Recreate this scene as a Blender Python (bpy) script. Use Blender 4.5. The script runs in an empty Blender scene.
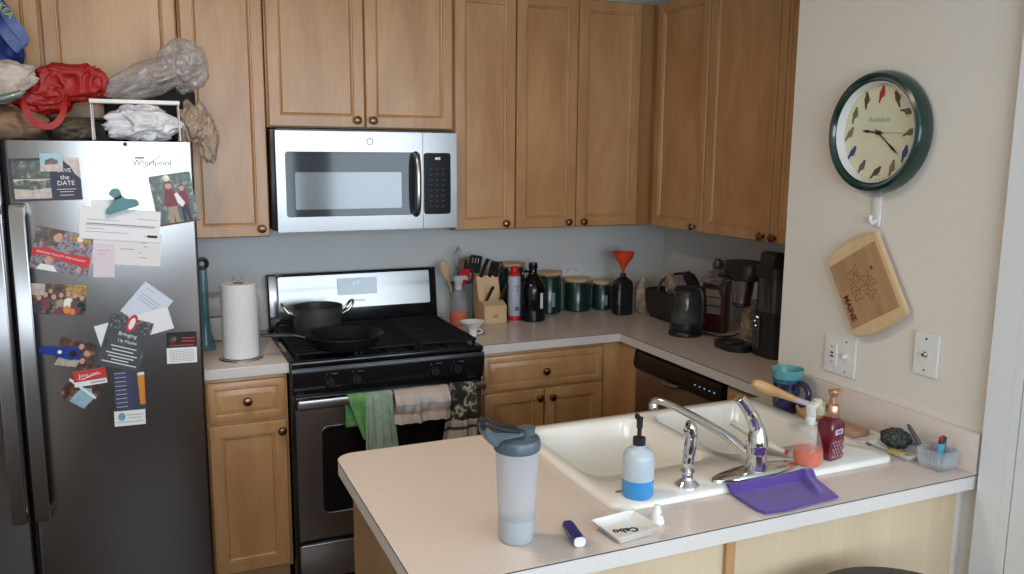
import bpy, bmesh, math, random
from mathutils import Vector, Matrix, noise, Euler
PI = math.pi
S = bpy.context.scene
COL = S.collection
R = math.radians

# ---------------------------------------------------------------- camera
cam_d = bpy.data.cameras.new('camera'); cam = bpy.data.objects.new('camera', cam_d); COL.objects.link(cam)
cam_d.sensor_width = 36.0; cam_d.lens = 834.4 / 1024 * 36.0; cam_d.clip_start = 0.02; cam_d.clip_end = 60
YAW, PITCH, ROLL = 0.41291, -0.16044, 0.00808
_f = Vector((math.sin(YAW)*math.cos(PITCH), math.cos(YAW)*math.cos(PITCH), math.sin(PITCH)))
_r0 = Vector((math.cos(YAW), -math.sin(YAW), 0)); _u0 = _r0.cross(_f)
_r = _r0*math.cos(ROLL) + _u0*math.sin(ROLL); _u = _u0*math.cos(ROLL) - _r0*math.sin(ROLL)
cam.matrix_world = Matrix(((_r.x, _u.x, -_f.x, -0.4539), (_r.y, _u.y, -_f.y, -3.7391), (_r.z, _u.z, -_f.z, 1.6968), (0, 0, 0, 1)))
S.camera = cam
# ---------------------------------------------------------------- light
W = bpy.data.worlds.new('world'); S.world = W; W.use_nodes = True
_bg = W.node_tree.nodes['Background']; _bg.inputs[0].default_value = (0.62, 0.78, 1.0, 1); _bg.inputs[1].default_value = 1.0
def area(name, loc, rot, sx, sy, power, color):
    l = bpy.data.lights.new(name, 'AREA'); l.shape = 'RECTANGLE'; l.size = sx; l.size_y = sy; l.energy = power; l.color = color
    o = bpy.data.objects.new(name, l); COL.objects.link(o); o.location = loc; o.rotation_euler = rot; return o
# daylight through the patio doors behind the camera and through the dining room side window
area('patio_daylight', (-0.15, -5.66, 1.62), (R(90), 0, 0), 2.2, 1.35, 74, (0.74, 0.87, 1.0))
area('patio_daylight_right', (1.80, -5.66, 1.62), (R(90), 0, 0), 1.1, 1.35, 37, (0.74, 0.87, 1.0))
area('side_daylight', (3.66, -4.2, 1.5), (R(90), 0, R(90)), 1.8, 1.3, 95, (0.82, 0.92, 1.0))
# ceiling lamp of the kitchen aisle
area('aisle_lamp_light', (-0.35, -1.75, 2.52), (0, 0, 0), 0.2, 0.2, 12, (1.0, 0.80, 0.60))
S.view_settings.view_transform = 'Standard'; S.view_settings.look = 'None'
S.view_settings.gamma = 1.0; S.view_settings.use_curve_mapping = False
S.view_settings.exposure = 0.12

# ---------------------------------------------------------------- materials
def new_mat(name):
    m = bpy.data.materials.new(name); m.use_nodes = True
    nt = m.node_tree; return m, nt, nt.nodes['Principled BSDF']
def setp(b, **k):
    for n, v in k.items():
        n = {'coat': 'Coat Weight', 'coat_rough': 'Coat Roughness', 'trans': 'Transmission Weight', 'spec': 'Specular IOR Level', 'sheen': 'Sheen Weight',
             'ss': 'Subsurface Weight', 'rough': 'Roughness', 'metal': 'Metallic', 'ior': 'IOR', 'alpha': 'Alpha'}[n]
        b.inputs[n].default_value = v
def M(name, col, rough=0.5, var=0.06, scale=30, bump=0.0, bscale=None, **k):
    """plain material with a gentle procedural variation"""
    m, nt, b = new_mat(name); N, L = nt.nodes, nt.links
    tc = N.new('ShaderNodeTexCoord'); no = N.new('ShaderNodeTexNoise'); no.inputs['Scale'].default_value = scale; no.inputs['Detail'].default_value = 4
    L.new(tc.outputs['Object'], no.inputs['Vector'])
    mx = N.new('ShaderNodeMix'); mx.data_type = 'RGBA'
    mx.inputs['A'].default_value = tuple(c*(1-var) for c in col) + (1,); mx.inputs['B'].default_value = tuple(min(1, c*(1+var)) for c in col) + (1,)
    L.new(no.outputs['Fac'], mx.inputs['Factor']); L.new(mx.outputs['Result'], b.inputs['Base Color'])
    b.inputs['Roughness'].default_value = rough; setp(b, **k)
    if bump:
        n2 = N.new('ShaderNodeTexNoise'); n2.inputs['Scale'].default_value = bscale or scale; n2.inputs['Detail'].default_value = 3
        L.new(tc.outputs['Object'], n2.inputs['Vector'])
        bp = N.new('ShaderNodeBump'); bp.inputs['Strength'].default_value = bump; bp.inputs['Distance'].default_value = 0.004
        L.new(n2.outputs['Fac'], bp.inputs['Height']); L.new(bp.outputs['Normal'], b.inputs['Normal'])
    return m
def wood(name, c1, c2, rough=0.38, sc=(7, 7, 0.9), coat=0.15, fine=True):
    m, nt, b = new_mat(name); N, L = nt.nodes, nt.links
    tc = N.new('ShaderNodeTexCoord'); oi = N.new('ShaderNodeObjectInfo'); ad = N.new('ShaderNodeVectorMath'); ad.operation = 'ADD'
    ml = N.new('ShaderNodeVectorMath'); ml.operation = 'SCALE'; cb = N.new('ShaderNodeCombineXYZ')
    for i in range(3): L.new(oi.outputs['Random'], cb.inputs[i])
    L.new(cb.outputs[0], ml.inputs[0]); ml.inputs['Scale'].default_value = 17
    L.new(tc.outputs['Object'], ad.inputs[0]); L.new(ml.outputs[0], ad.inputs[1])
    mp = N.new('ShaderNodeMapping'); mp.inputs['Scale'].default_value = sc; L.new(ad.outputs[0], mp.inputs['Vector'])
    n1 = N.new('ShaderNodeTexNoise'); n1.inputs['Scale'].default_value = 1.6; n1.inputs['Detail'].default_value = 5; n1.inputs['Distortion'].default_value = 0.6
    L.new(mp.outputs[0], n1.inputs['Vector'])
    mp2 = N.new('ShaderNodeMapping'); mp2.inputs['Scale'].default_value = tuple(s*9 for s in sc[:2]) + (sc[2]*4,) if sc[2] < 2 else (sc[0]*4, sc[1]*9, sc[2]*9)
    L.new(ad.outputs[0], mp2.inputs['Vector'])
    n2 = N.new('ShaderNodeTexNoise'); n2.inputs['Scale'].default_value = 2; n2.inputs['Detail'].default_value = 3; L.new(mp2.outputs[0], n2.inputs['Vector'])
    cr = N.new('ShaderNodeValToRGB'); cr.color_ramp.elements[0].position = 0.3; cr.color_ramp.elements[1].position = 0.7
    cr.color_ramp.elements[0].color = c1 + (1,); cr.color_ramp.elements[1].color = c2 + (1,)
    ma = N.new('ShaderNodeMath'); ma.operation = 'MULTIPLY_ADD'; L.new(n2.outputs['Fac'], ma.inputs[0]); ma.inputs[1].default_value = 0.28; ma.inputs[2].default_value = -0.14
    mb = N.new('ShaderNodeMath'); mb.operation = 'ADD'; L.new(n1.outputs['Fac'], mb.inputs[0]); L.new(ma.outputs[0], mb.inputs[1])
    L.new(mb.outputs[0], cr.inputs[0]); L.new(cr.outputs[0], b.inputs['Base Color'])
    b.inputs['Roughness'].default_value = rough; setp(b, coat=coat, coat_rough=0.3)
    return m
def steel(name, col, rough=0.3, axis=0, amount=0.12):
    m, nt, b = new_mat(name); N, L = nt.nodes, nt.links
    tc = N.new('ShaderNodeTexCoord'); mp = N.new('ShaderNodeMapping')
    s = [400, 400, 400]; s[axis] = 3; mp.inputs['Scale'].default_value = s
    no = N.new('ShaderNodeTexNoise'); no.inputs['Scale'].default_value = 1; no.inputs['Detail'].default_value = 2
    L.new(tc.outputs['Object'], mp.inputs['Vector']); L.new(mp.outputs[0], no.inputs['Vector'])
    mr = N.new('ShaderNodeMapRange'); mr.inputs['To Min'].default_value = rough - amount/2; mr.inputs['To Max'].default_value = rough + amount/2
    L.new(no.outputs['Fac'], mr.inputs['Value']); L.new(mr.outputs[0], b.inputs['Roughness'])
    b.inputs['Base Color'].default_value = col + (1,); b.inputs['Metallic'].default_value = 1
    b.inputs['Anisotropic'].default_value = 0.35
    return m
def glassy(name, col, rough=0.02, ior=1.45, alpha=None):
    m, nt, b = new_mat(name); b.inputs['Base Color'].default_value = col + (1,); setp(b, trans=1.0, rough=rough, ior=ior)
    no = nt.nodes.new('ShaderNodeTexNoise'); no.inputs['Scale'].default_value = 14
    mr = nt.nodes.new('ShaderNodeMapRange'); mr.inputs['To Min'].default_value = max(0, rough-.01); mr.inputs['To Max'].default_value = rough+.02
    nt.links.new(no.outputs['Fac'], mr.inputs['Value']); nt.links.new(mr.outputs[0], b.inputs['Roughness'])
    return m
def film(name, col, alpha, rough=0.35, spec=0.6):
    """thin translucent plastic"""
    m, nt, b = new_mat(name); N, L = nt.nodes, nt.links
    b.inputs['Base Color'].default_value = col + (1,); setp(b, rough=rough, spec=spec)
    no = N.new('ShaderNodeTexNoise'); no.inputs['Scale'].default_value = 9; no.inputs['Detail'].default_value = 6
    mr = N.new('ShaderNodeMapRange'); mr.inputs['To Min'].default_value = alpha-.15; mr.inputs['To Max'].default_value = min(1, alpha+.15)
    L.new(no.outputs['Fac'], mr.inputs['Value']); L.new(mr.outputs[0], b.inputs['Alpha'])
    return m
def emis(name, col, s):
    m, nt, b = new_mat(name); b.inputs['Base Color'].default_value = (0, 0, 0, 1)
    b.inputs['Emission Color'].default_value = col + (1,); b.inputs['Emission Strength'].default_value = s; return m
def spotted(name, cols, scale, rough=0.5, kind='noise', detail=3):
    m, nt, b = new_mat(name); N, L = nt.nodes, nt.links
    tc = N.new('ShaderNodeTexCoord')
    if kind == 'noise':
        t = N.new('ShaderNodeTexNoise'); t.inputs['Detail'].default_value = detail; out = 'Fac'
    else:
        t = N.new('ShaderNodeTexVoronoi'); out = 'Distance'
    t.inputs['Scale'].default_value = scale; L.new(tc.outputs['Object'], t.inputs['Vector'])
    cr = N.new('ShaderNodeValToRGB'); cr.color_ramp.interpolation = 'LINEAR'
    e = cr.color_ramp.elements
    while len(e) < len(cols): e.new(0.5)
    for i, (p, c) in enumerate(cols): e[i].position = p; e[i].color = c + (1,)
    L.new(t.outputs[out], cr.inputs[0]); L.new(cr.outputs[0], b.inputs['Base Color']); b.inputs['Roughness'].default_value = rough
    return m
def banded(name, cols, axis, scale, rough=0.85, dist=0.0):
    """woven stripes: hard colour steps along one object axis"""
    m, nt, b = new_mat(name); N, L = nt.nodes, nt.links
    tc = N.new('ShaderNodeTexCoord'); sp = N.new('ShaderNodeSeparateXYZ'); L.new(tc.outputs['Object'], sp.inputs[0])
    mu = N.new('ShaderNodeMath'); mu.operation = 'MULTIPLY'; L.new(sp.outputs[axis], mu.inputs[0]); mu.inputs[1].default_value = scale
    fr = N.new('ShaderNodeMath'); fr.operation = 'FRACT'; L.new(mu.outputs[0], fr.inputs[0])
    cr = N.new('ShaderNodeValToRGB'); cr.color_ramp.interpolation = 'CONSTANT'; e = cr.color_ramp.elements
    while len(e) < len(cols): e.new(0.5)
    for i, (p, c) in enumerate(cols): e[i].position = p; e[i].color = c + (1,)
    L.new(fr.outputs[0], cr.inputs[0]); L.new(cr.outputs[0], b.inputs['Base Color']); b.inputs['Roughness'].default_value = rough
    return m

maple = wood('maple', (0.43, 0.21, 0.08), (0.57, 0.325, 0.145), rough=.36, coat=.3, sc=(4.5, 4.5, 1.3))
maple_in = wood('maple_carcass', (0.40, 0.19, 0.07), (0.52, 0.29, 0.12))
pale_ply = wood('pale_panel', (0.62, 0.47, 0.30), (0.70, 0.55, 0.37), rough=0.5)
oak_end = wood('end_panel', (0.36, 0.21, 0.10), (0.44, 0.27, 0.14))
lightwood = wood('light_wood', (0.58, 0.38, 0.20), (0.70, 0.49, 0.28), rough=0.5)
bamboo_dk = wood('bamboo_dark', (0.34, 0.19, 0.09), (0.47, 0.28, 0.14), rough=0.5, sc=(14, 14, 2))
bamboo_lt = wood('bamboo_light', (0.60, 0.42, 0.22), (0.70, 0.51, 0.30), rough=0.5)
laminate = spotted('laminate', [(0.25, (0.64, 0.54, 0.475)), (0.5, (0.69, 0.59, 0.525)), (0.75, (0.73, 0.63, 0.565))], 260, rough=0.22)
lam_edge_lit = spotted('laminate_edge_lit', [(0.25, (0.66, 0.61, 0.57)), (0.75, (0.72, 0.67, 0.63))], 260, rough=0.35)  # edges paler than the top: the daylight on them is put into the colour
seam = M('laminate_seam', (0.05, 0.03, 0.03), 0.6)
wall_kit = M('kitchen_wall_paint', (0.68, 0.68, 0.66), 0.75, 0.03, 3, 0.15, 220)
wall_beige = M('beige_wall_paint', (0.74, 0.69, 0.62), 0.75, 0.03, 3, 0.2, 220)
ceil_m = M('ceiling_paint', (0.66, 0.64, 0.60), 0.9, 0.02, 5)
white_trim = M('white_trim_paint', (0.78, 0.80, 0.80), 0.4, 0.01, 5)
floor_m = wood('floor_planks', (0.055, 0.035, 0.025), (0.09, 0.06, 0.04), rough=0.6, sc=(1, 8, 8))
fr_steel = steel('fridge_steel', (0.265, 0.25, 0.242), 0.24, 0, 0.05)
steel_b = steel('brushed_steel', (0.27, 0.265, 0.26), 0.26, 0, .06)
range_steel = steel('range_steel', (0.50, 0.47, 0.45), 0.30, 0, .06)
steel_v = steel('brushed_steel_vertical', (0.40, 0.39, 0.385), 0.30, 2)
dark_steel = steel('dark_steel', (0.34, 0.27, 0.23), 0.36, 1)
chrome = steel('chrome', (0.72, 0.72, 0.72), 0.09, 2, 0.05)
chrome_worn = steel('worn_chrome', (0.70, 0.69, 0.66), 0.17, 0, 0.1)
brass = steel('antique_brass', (0.24, 0.13, 0.06), 0.3, 2)
copper = steel('copper_plastic', (0.72, 0.42, 0.27), 0.3, 2)
black = M('black_enamel', (0.008, 0.008, 0.009), 0.16, 0.1, 20)
black_panel = M('black_touch_panel', (0.006, 0.006, 0.007), 0.22, 0.1, 20, spec=.12)
black_pl = M('black_plastic', (0.012, 0.012, 0.013), 0.35, 0.1, 20)
black_mat = M('matt_black_iron', (0.008, 0.008, 0.009), 0.55, 0.2, 60, 0.3, 300, spec=.2)
nonstick = M('nonstick_coating', (0.012, 0.012, 0.012), 0.36, 0.2, 80, spec=.35)
grey_anod = M('anodised_grey', (0.045, 0.042, 0.04), 0.4, 0.15, 60)
charcoal = M('charcoal_rubber', (0.02, 0.02, 0.02), 0.8, 0.1, 30)
dglass = M('smoked_glass', (0.035, 0.045, 0.055), 0.06, 0.05, 4, spec=0.3)
mwmesh = M('oven_window_mesh', (0.13, 0.16, 0.18), 0.10, 0.05, 4, spec=0.8)
porcelain = M('white_enamel', (0.86, 0.83, 0.76), 0.16, 0.01, 5, coat=0.4)
paperw = M('white_paper', (0.74, 0.75, 0.78), 0.8, 0.02, 20)
paperw2 = M('ivory_paper', (0.70, 0.69, 0.68), 0.8, 0.02, 20)
pinkp = M('pink_paper', (0.66, 0.58, 0.64), 0.8, 0.02, 20)
inkgrey = M('grey_ink', (0.22, 0.22, 0.26), 0.8)
inkblack = M('black_ink', (0.02, 0.02, 0.02), 0.8)
white_pl = M('white_plastic', (0.76, 0.75, 0.72), 0.35, 0.01, 8)
white_ce = M('white_ceramic', (0.80, 0.79, 0.76), 0.15, 0.01, 8, coat=0.4)
paper_towel = M('towel_paper', (0.78, 0.78, 0.78), 0.9, 0.01, 60, 0.5, 160)
navy = M('navy_card', (0.035, 0.035, 0.065), 0.55, 0.05, 10)
slate = M('slate_card', (0.05, 0.055, 0.065), 0.5, 0.05, 10)
red_ink = M('red_print', (0.55, 0.02, 0.025), 0.5, 0.05, 10)
white_ink = M('white_print', (0.75, 0.75, 0.75), 0.6, 0.02, 10)
foliage = spotted('photo_foliage', [(0.40, (0.015, 0.022, 0.015)), (0.55, (0.055, 0.075, 0.035)), (0.72, (0.30, 0.30, 0.24))], 60, 0.3)
skyprint = spotted('photo_sky', [(0.3, (0.18, 0.36, 0.46)), (0.7, (0.36, 0.52, 0.58))], 30, 0.3)
sandprint = spotted('photo_sand', [(0.3, (0.36, 0.28, 0.24)), (0.7, (0.55, 0.48, 0.44))], 60, 0.3)
skin = M('photo_skin', (0.52, 0.28, 0.20), 0.4, 0.05, 40)
hair = M('photo_hair', (0.10, 0.05, 0.03), 0.5)
maroon = M('photo_maroon', (0.19, 0.03, 0.05), 0.5, 0.1, 80)
khaki = M('photo_khaki', (0.34, 0.25, 0.18), 0.5, 0.1, 80)
tealp = M('teal_plastic', (0.004, 0.13, 0.14), 0.3, 0.05)
bluep = M('blue_plastic', (0.01, 0.035, 0.26), 0.25, 0.05)
gold_ink = spotted('photo_gold', [(0.35, (0.16, 0.07, 0.01)), (0.65, (0.50, 0.30, 0.06))], 80, 0.4)
amber = M('amber_print', (0.62, 0.22, 0.02), 0.4)
mosaic = spotted('photo_mosaic', [(0.36, (0.03, 0.04, 0.12)), (0.47, (0.24, 0.25, 0.30)), (0.57, (0.20, 0.06, 0.05)), (0.70, (0.06, 0.08, 0.14))], 55, 0.3)
brownph = spotted('photo_brown', [(0.38, (0.03, 0.015, 0.012)), (0.58, (0.12, 0.055, 0.03)), (0.74, (0.42, 0.32, 0.25))], 45, 0.3)
clock_green = M('green_clock_rim', (0.003, 0.028, 0.022), 0.22, 0.05, 8, coat=0.5)
clock_face_m = M('cream_clock_face', (0.68, 0.66, 0.47), 0.6, 0.01, 8)
greenglaze = M('dark_green_glaze', (0.006, 0.03, 0.025), 0.2, 0.2, 20, coat=0.2)
crock_m = M('grey_teal_glaze', (0.10, 0.15, 0.15), 0.25, 0.15, 20, coat=0.4)
mug_m = spotted('blue_mug_glaze', [(0.35, (0.01, 0.025, 0.09)), (0.5, (0.03, 0.09, 0.22)), (0.7, (0.07, 0.22, 0.30))], 25, 0.15)
mug_teal = M('teal_mug_glaze', (0.10, 0.33, 0.35), 0.15, 0.08, 40, coat=0.5)
navy_gl = M('navy_mug_glaze', (0.008, 0.012, 0.05), 0.15, 0.08, 40, coat=0.5)
clearglass = glassy('clear_glass', (0.92, 0.95, 0.95), 0.02)
tealglass = film('teal_plastic_film', (0.08, 0.24, 0.28), 0.6, 0.2)
kettle_glass = film('kettle_glass', (0.07, 0.07, 0.068), 0.45, 0.05, 0.9)
clearpl = film('clear_plastic', (0.60, 0.58, 0.55), 0.18, 0.08, 0.8)
orange_liq = film('orange_cleaner', (0.80, 0.10, 0.015), 0.95, 0.12)
frost = M('frosted_plastic', (0.74, 0.74, 0.76), 0.4, 0.02, 20, trans=0.55, ss=0.15)
frost_low = M('frosted_plastic_filled', (0.70, 0.75, 0.80), 0.4, 0.04, 30, trans=0.5, ss=0.15)
soapclear = M('soap_bottle_plastic', (0.62, 0.70, 0.76), 0.28, 0.02, 20, trans=0.3, ss=0.2)
bluesoap = M('blue_soap', (0.05, 0.30, 0.66), 0.22, 0.04, 20, trans=0.1)
maroon_liq = M('maroon_soap', (0.13, 0.006, 0.02), 0.12, 0.1, 20, coat=0.7)
maroon_hi = M('soap_bottle_facets', (0.42, 0.22, 0.26), 0.15, 0.1, 20, coat=0.7)
greylid = M('slate_grey_plastic', (0.075, 0.10, 0.12), 0.38, 0.03, 20)
towel_grn = spotted('pale_green_cotton', [(0.3, (0.24, 0.34, 0.26)), (0.7, (0.34, 0.44, 0.36))], 40, 0.95)
towel_grn2 = spotted('bright_green_cotton', [(0.35, (0.08, 0.25, 0.07)), (0.6, (0.16, 0.36, 0.12)), (0.75, (0.35, 0.5, 0.5))], 22, 0.95)
towel_cream = banded('striped_cream_cotton', [(0.0, (0.52, 0.43, 0.37)), (0.30, (0.50, 0.30, 0.22)), (0.38, (0.56, 0.50, 0.46)), (0.62, (0.40, 0.38, 0.46)), (0.68, (0.56, 0.50, 0.46))], 2, 9)
towel_bw = spotted('black_cream_print_cotton', [(0.42, (0.02, 0.017, 0.013)), (0.50, (0.06, 0.05, 0.04)), (0.56, (0.50, 0.43, 0.35)), (0.6, (0.05, 0.04, 0.03))], 26, 0.95)
towel_band = banded('cream_band_cotton', [(0.0, (0.48, 0.40, 0.32)), (0.72, (0.05, 0.04, 0.035)), (0.86, (0.40, 0.33, 0.27))], 2, 11)
purple_cl = M('purple_microfibre', (0.085, 0.028, 0.30), 0.9, 0.12, 120, 0.5, 500, sheen=0.3)
scrub = spotted('scrubber_mesh', [(0.35, (0.004, 0.006, 0.005)), (0.55, (0.03, 0.045, 0.035)), (0.70, (0.22, 0.24, 0.18))], 260, 0.6)
sponge_m = M('tan_sponge', (0.42, 0.24, 0.14), 0.95, 0.12, 90, 0.6, 200)
yellow_m = M('yellow_sponge', (0.45, 0.38, 0.10), 0.9, 0.1, 90, 0.4, 200)
blue_bag = M('blue_nylon', (0.005, 0.035, 0.20), 0.35, 0.15, 12, 0.4, 30)
lime_ink = M('lime_lettering', (0.25, 0.36, 0.10), 0.5)
red_bag = M('red_fabric', (0.32, 0.006, 0.005), 0.55, 0.12, 12, 0.3, 40)
kraft = M('kraft_paper', (0.24, 0.145, 0.09), 0.75, 0.12, 12, 0.3, 60)
tan_film = film('tan_bag_film', (0.42, 0.32, 0.24), 0.7, 0.35)
grey_film = film('grey_bag_film', (0.46, 0.43, 0.42), 0.46, 0.22, 0.9)
white_bag = spotted('white_printed_bag', [(0.40, (0.62, 0.62, 0.66)), (0.66, (0.70, 0.70, 0.74)), (0.70, (0.25, 0.05, 0.08))], 14, 0.35)
cream_cloth = spotted('cream_print_cloth', [(0.35, (0.34, 0.28, 0.24)), (0.6, (0.52, 0.46, 0.42))], 20, 0.9)
bin_pl = M('milky_bin_plastic', (0.50, 0.52, 0.53), 0.4, 0.02, 10, ss=0.1)
growler_m = M('black_glass', (0.004, 0.004, 0.005), 0.10, 0.1, 10, spec=.4)
redcap = M('red_cap', (0.50, 0.015, 0.02), 0.3)
redfunnel = M('orange_red_silicone', (0.75, 0.06, 0.02), 0.4)
breadbag = spotted('bread_bag', [(0.3, (0.20, 0.15, 0.11)), (0.6, (0.42, 0.33, 0.25)), (0.75, (0.6, 0.53, 0.46))], 18, 0.4)
mauvebag = spotted('mauve_bag', [(0.35, (0.18, 0.11, 0.14)), (0.65, (0.36, 0.27, 0.31))], 22, 0.4)
mahog = M('dark_red_lacquer', (0.055, 0.010, 0.009), 0.3, 0.1, 20)
wicker = spotted('dark_wicker', [(0.2, (0.012, 0.010, 0.009)), (0.6, (0.045, 0.035, 0.028))], 70, 0.6, 'vor')
bristle = M('cream_bristle', (0.52, 0.47, 0.33), 0.8, 0.1, 90)
brush_wood = wood('brush_wood', (0.55, 0.30, 0.12), (0.66, 0.39, 0.17), rough=0.4, sc=(8, 8, 8))
led_w = emis('white_led', (0.75, 0.85, 1.0), 1.6)
led_b = emis('blue_display', (0.25, 0.55, 1.0), 1.3)
led_g = emis('pale_display', (0.75, 0.9, 0.95), 1.4)

# ---------------------------------------------------------------- geometry helpers
def merge(bm, tmp, mi=0, X=None):
    if X is not None: bmesh.ops.transform(tmp, matrix=X, verts=tmp.verts)
    for f in tmp.faces: f.material_index = mi
    me = bpy.data.meshes.new('tmp'); tmp.to_mesh(me); tmp.free(); bm.from_mesh(me); bpy.data.meshes.remove(me)
def T(x, y, z): return Matrix.Translation((x, y, z))
def RX(a): return Matrix.Rotation(R(a), 4, 'X')
def RY(a): return Matrix.Rotation(R(a), 4, 'Y')
def RZ(a): return Matrix.Rotation(R(a), 4, 'Z')
def B(): return bmesh.new()
def bx(bm, x0, x1, y0, y1, z0, z1, b=0.0, mi=0, X=None, seg=2):
    t = bmesh.new(); bmesh.ops.create_cube(t, size=1)
    bmesh.ops.scale(t, vec=(x1-x0, y1-y0, z1-z0), verts=t.verts); bmesh.ops.translate(t, vec=((x0+x1)/2, (y0+y1)/2, (z0+z1)/2), verts=t.verts)
    if b > 0: bmesh.ops.bevel(t, geom=t.edges[:], offset=min(b, .49*min(x1-x0, y1-y0, z1-z0)), segments=seg, affect='EDGES', profile=0.5)
    merge(bm, t, mi, X); return bm
def rings(bm, loops, closed_loop=True, cap0=True, cap1=True, mi=0, X=None):
    """skin consecutive vertex loops of equal count"""
    t = bmesh.new(); vs = [[t.verts.new(p) for p in lp] for lp in loops]; n = len(loops[0])
    for a, b_ in zip(vs, vs[1:]):
        for i in range(n if closed_loop else n-1):
            j = (i+1) % n
            try: t.faces.new((a[i], a[j], b_[j], b_[i]))
            except ValueError: pass
    if cap0: t.faces.new(vs[0][::-1])
    if cap1: t.faces.new(vs[-1])
    bmesh.ops.recalc_face_normals(t, faces=t.faces); merge(bm, t, mi, X); return bm
def lathe(bm, prof, n=32, mi=0, X=None, cap0=True, cap1=True, sx=1, sy=1):
    lo = [[(r*sx*math.cos(2*PI*i/n), r*sy*math.sin(2*PI*i/n), z) for i in range(n)] for r, z in prof]
    return rings(bm, lo, True, cap0, cap1, mi, X)
def tube(bm, pts, r, n=10, mi=0, closed=False, X=None, flat=1.0):
    pts = [Vector(p) for p in pts]; k = len(pts); rr = r if isinstance(r, (list, tuple)) else [r]*k; loops = []
    up = None
    for i, p in enumerate(pts):
        if closed: d = pts[(i+1) % k] - pts[i-1]
        else: d = pts[min(i+1, k-1)] - pts[max(i-1, 0)]
        d.normalize()
        if up is None: up = Vector((0, 0, 1)) if abs(d.z) < .9 else Vector((1, 0, 0))
        s = d.cross(up); s.normalize(); up = s.cross(d); up.normalize()
        loops.append([tuple(p + s*rr[i]*math.cos(2*PI*j/n) + up*rr[i]*flat*math.sin(2*PI*j/n)) for j in range(n)])
    if closed:
        loops.append(loops[0]); return rings(bm, loops, True, False, False, mi, X)
    return rings(bm, loops, True, True, True, mi, X)
def spline(pts, n=8):
    P = [Vector(p) for p in pts]; out = []
    for i in range(len(P)-1):
        p0 = P[max(i-1, 0)]; p1 = P[i]; p2 = P[i+1]; p3 = P[min(i+2, len(P)-1)]
        for j in range(n):
            t = j/n; out.append(0.5*((2*p1)+(-p0+p2)*t+(2*p0-5*p1+4*p2-p3)*t*t+(-p0+3*p1-3*p2+p3)*t**3))
    out.append(P[-1]); return out
def prism(bm, poly, d0, d1, plane='xz', mi=0, X=None, b=0.0):
    """extrude a 2-D outline; plane xz extrudes along y, yz along x, xy along z"""
    def P(a, c, d): return {'xz': (a, d, c), 'yz': (d, a, c), 'xy': (a, c, d)}[plane]
    t = bmesh.new(); v0 = [t.verts.new(P(a, c, d0)) for a, c in poly]; v1 = [t.verts.new(P(a, c, d1)) for a, c in poly]; n = len(poly)
    t.faces.new(v0); t.faces.new(v1[::-1])
    for i in range(n): t.faces.new((v0[i], v0[(i+1) % n], v1[(i+1) % n], v1[i]))
    bmesh.ops.recalc_face_normals(t, faces=t.faces)
    if b: bmesh.ops.bevel(t, geom=[e for e in t.edges if len(e.link_faces) == 2 and e.calc_face_angle(0) > .6], offset=b, segments=2, affect='EDGES')
    merge(bm, t, mi, X); return bm
def rrect(x0, x1, y0, y1, r, n=5):
    out = []
    for cx, cy, a in ((x1-r, y1-r, 0), (x0+r, y1-r, 90), (x0+r, y0+r, 180), (x1-r, y0+r, 270)):
        for i in range(n+1):
            t = R(a+90*i/n); out.append((cx+r*math.cos(t), cy+r*math.sin(t)))
    return out
def disc_poly(cx, cy, rx, ry, n=20, a0=0): return [(cx+rx*math.cos(2*PI*i/n+a0), cy+ry*math.sin(2*PI*i/n+a0)) for i in range(n)]
def plate(bm, outer, holes, z0, z1, mi=0, mi_side=None, sides=True):
    """horizontal slab with holes"""
    for z in ((z0, z1) if sides else (z1,)):
        t = bmesh.new(); ed = []
        for lp in [outer]+holes:
            v = [t.verts.new((x, y, z)) for x, y in lp]
            ed += [t.edges.new((v[i], v[(i+1) % len(v)])) for i in range(len(v))]
        bmesh.ops.triangle_fill(t, use_beauty=True, edges=ed)
        bmesh.ops.recalc_face_normals(t, faces=t.faces)
        up = z == z1
        for f in t.faces:
            if (f.normal.z > 0) != up: f.normal_flip()
        merge(bm, t, mi)
    if sides:
        for k, lp in enumerate([outer]+holes):
            rings(bm, [[(x, y, z0) for x, y in lp], [(x, y, z1) for x, y in lp]], True, False, False, mi if mi_side is None else mi_side)
    return bm
def blob(bm, c, rad, seed=0, amp=0.25, freq=3.0, sub=4, ridge=True, mi=0, X=None, flat_bottom=None, sq=None):
    t = bmesh.new(); bmesh.ops.create_icosphere(t, subdivisions=min(6, sub+1), radius=1)
    off = Vector((seed*7.3, seed*3.1, seed*5.7))
    for v in t.verts:
        p = v.co.copy(); n = p.normalized()
        k = noise.fractal(p*freq*.6+off, 1.0, 2.0, 2)
        if ridge:
            w_ = Vector((noise.noise(p*1.3+off), noise.noise(p*1.3-off), noise.noise(p*1.7+off*2)))*.8; q_ = p+w_
            k = .7*k + 1.1*(.35-abs(noise.noise(q_*freq*.55+off))) + .28*(.25-abs(noise.noise(q_*freq*1.25+off)))
        if sq: n = Vector([math.copysign(abs(a)**sq, a) for a in n])
        q = n*(1+amp*k)
        v.co = Vector((c[0]+q.x*rad[0], c[1]+q.y*rad[1], c[2]+q.z*rad[2]))
        if flat_bottom is not None and v.co.z < flat_bottom: v.co.z = flat_bottom
    merge(bm, t, mi, X); return bm
def text(bm, s, size, X, mi=0, depth=0.0006, bold=0.0):
    cu = bpy.data.curves.new('txt', 'FONT'); cu.body = s; cu.size = size; cu.align_x = 'CENTER'; cu.align_y = 'CENTER'; cu.extrude = depth; cu.offset = bold
    cu.resolution_u = 3
    o = bpy.data.objects.new('txt', cu); me = bpy.data.meshes.new_from_object(o)
    t = bmesh.new(); t.from_mesh(me); bpy.data.meshes.remove(me); bpy.data.objects.remove(o); bpy.data.curves.remove(cu)
    merge(bm, t, mi, X); return bm

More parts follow.
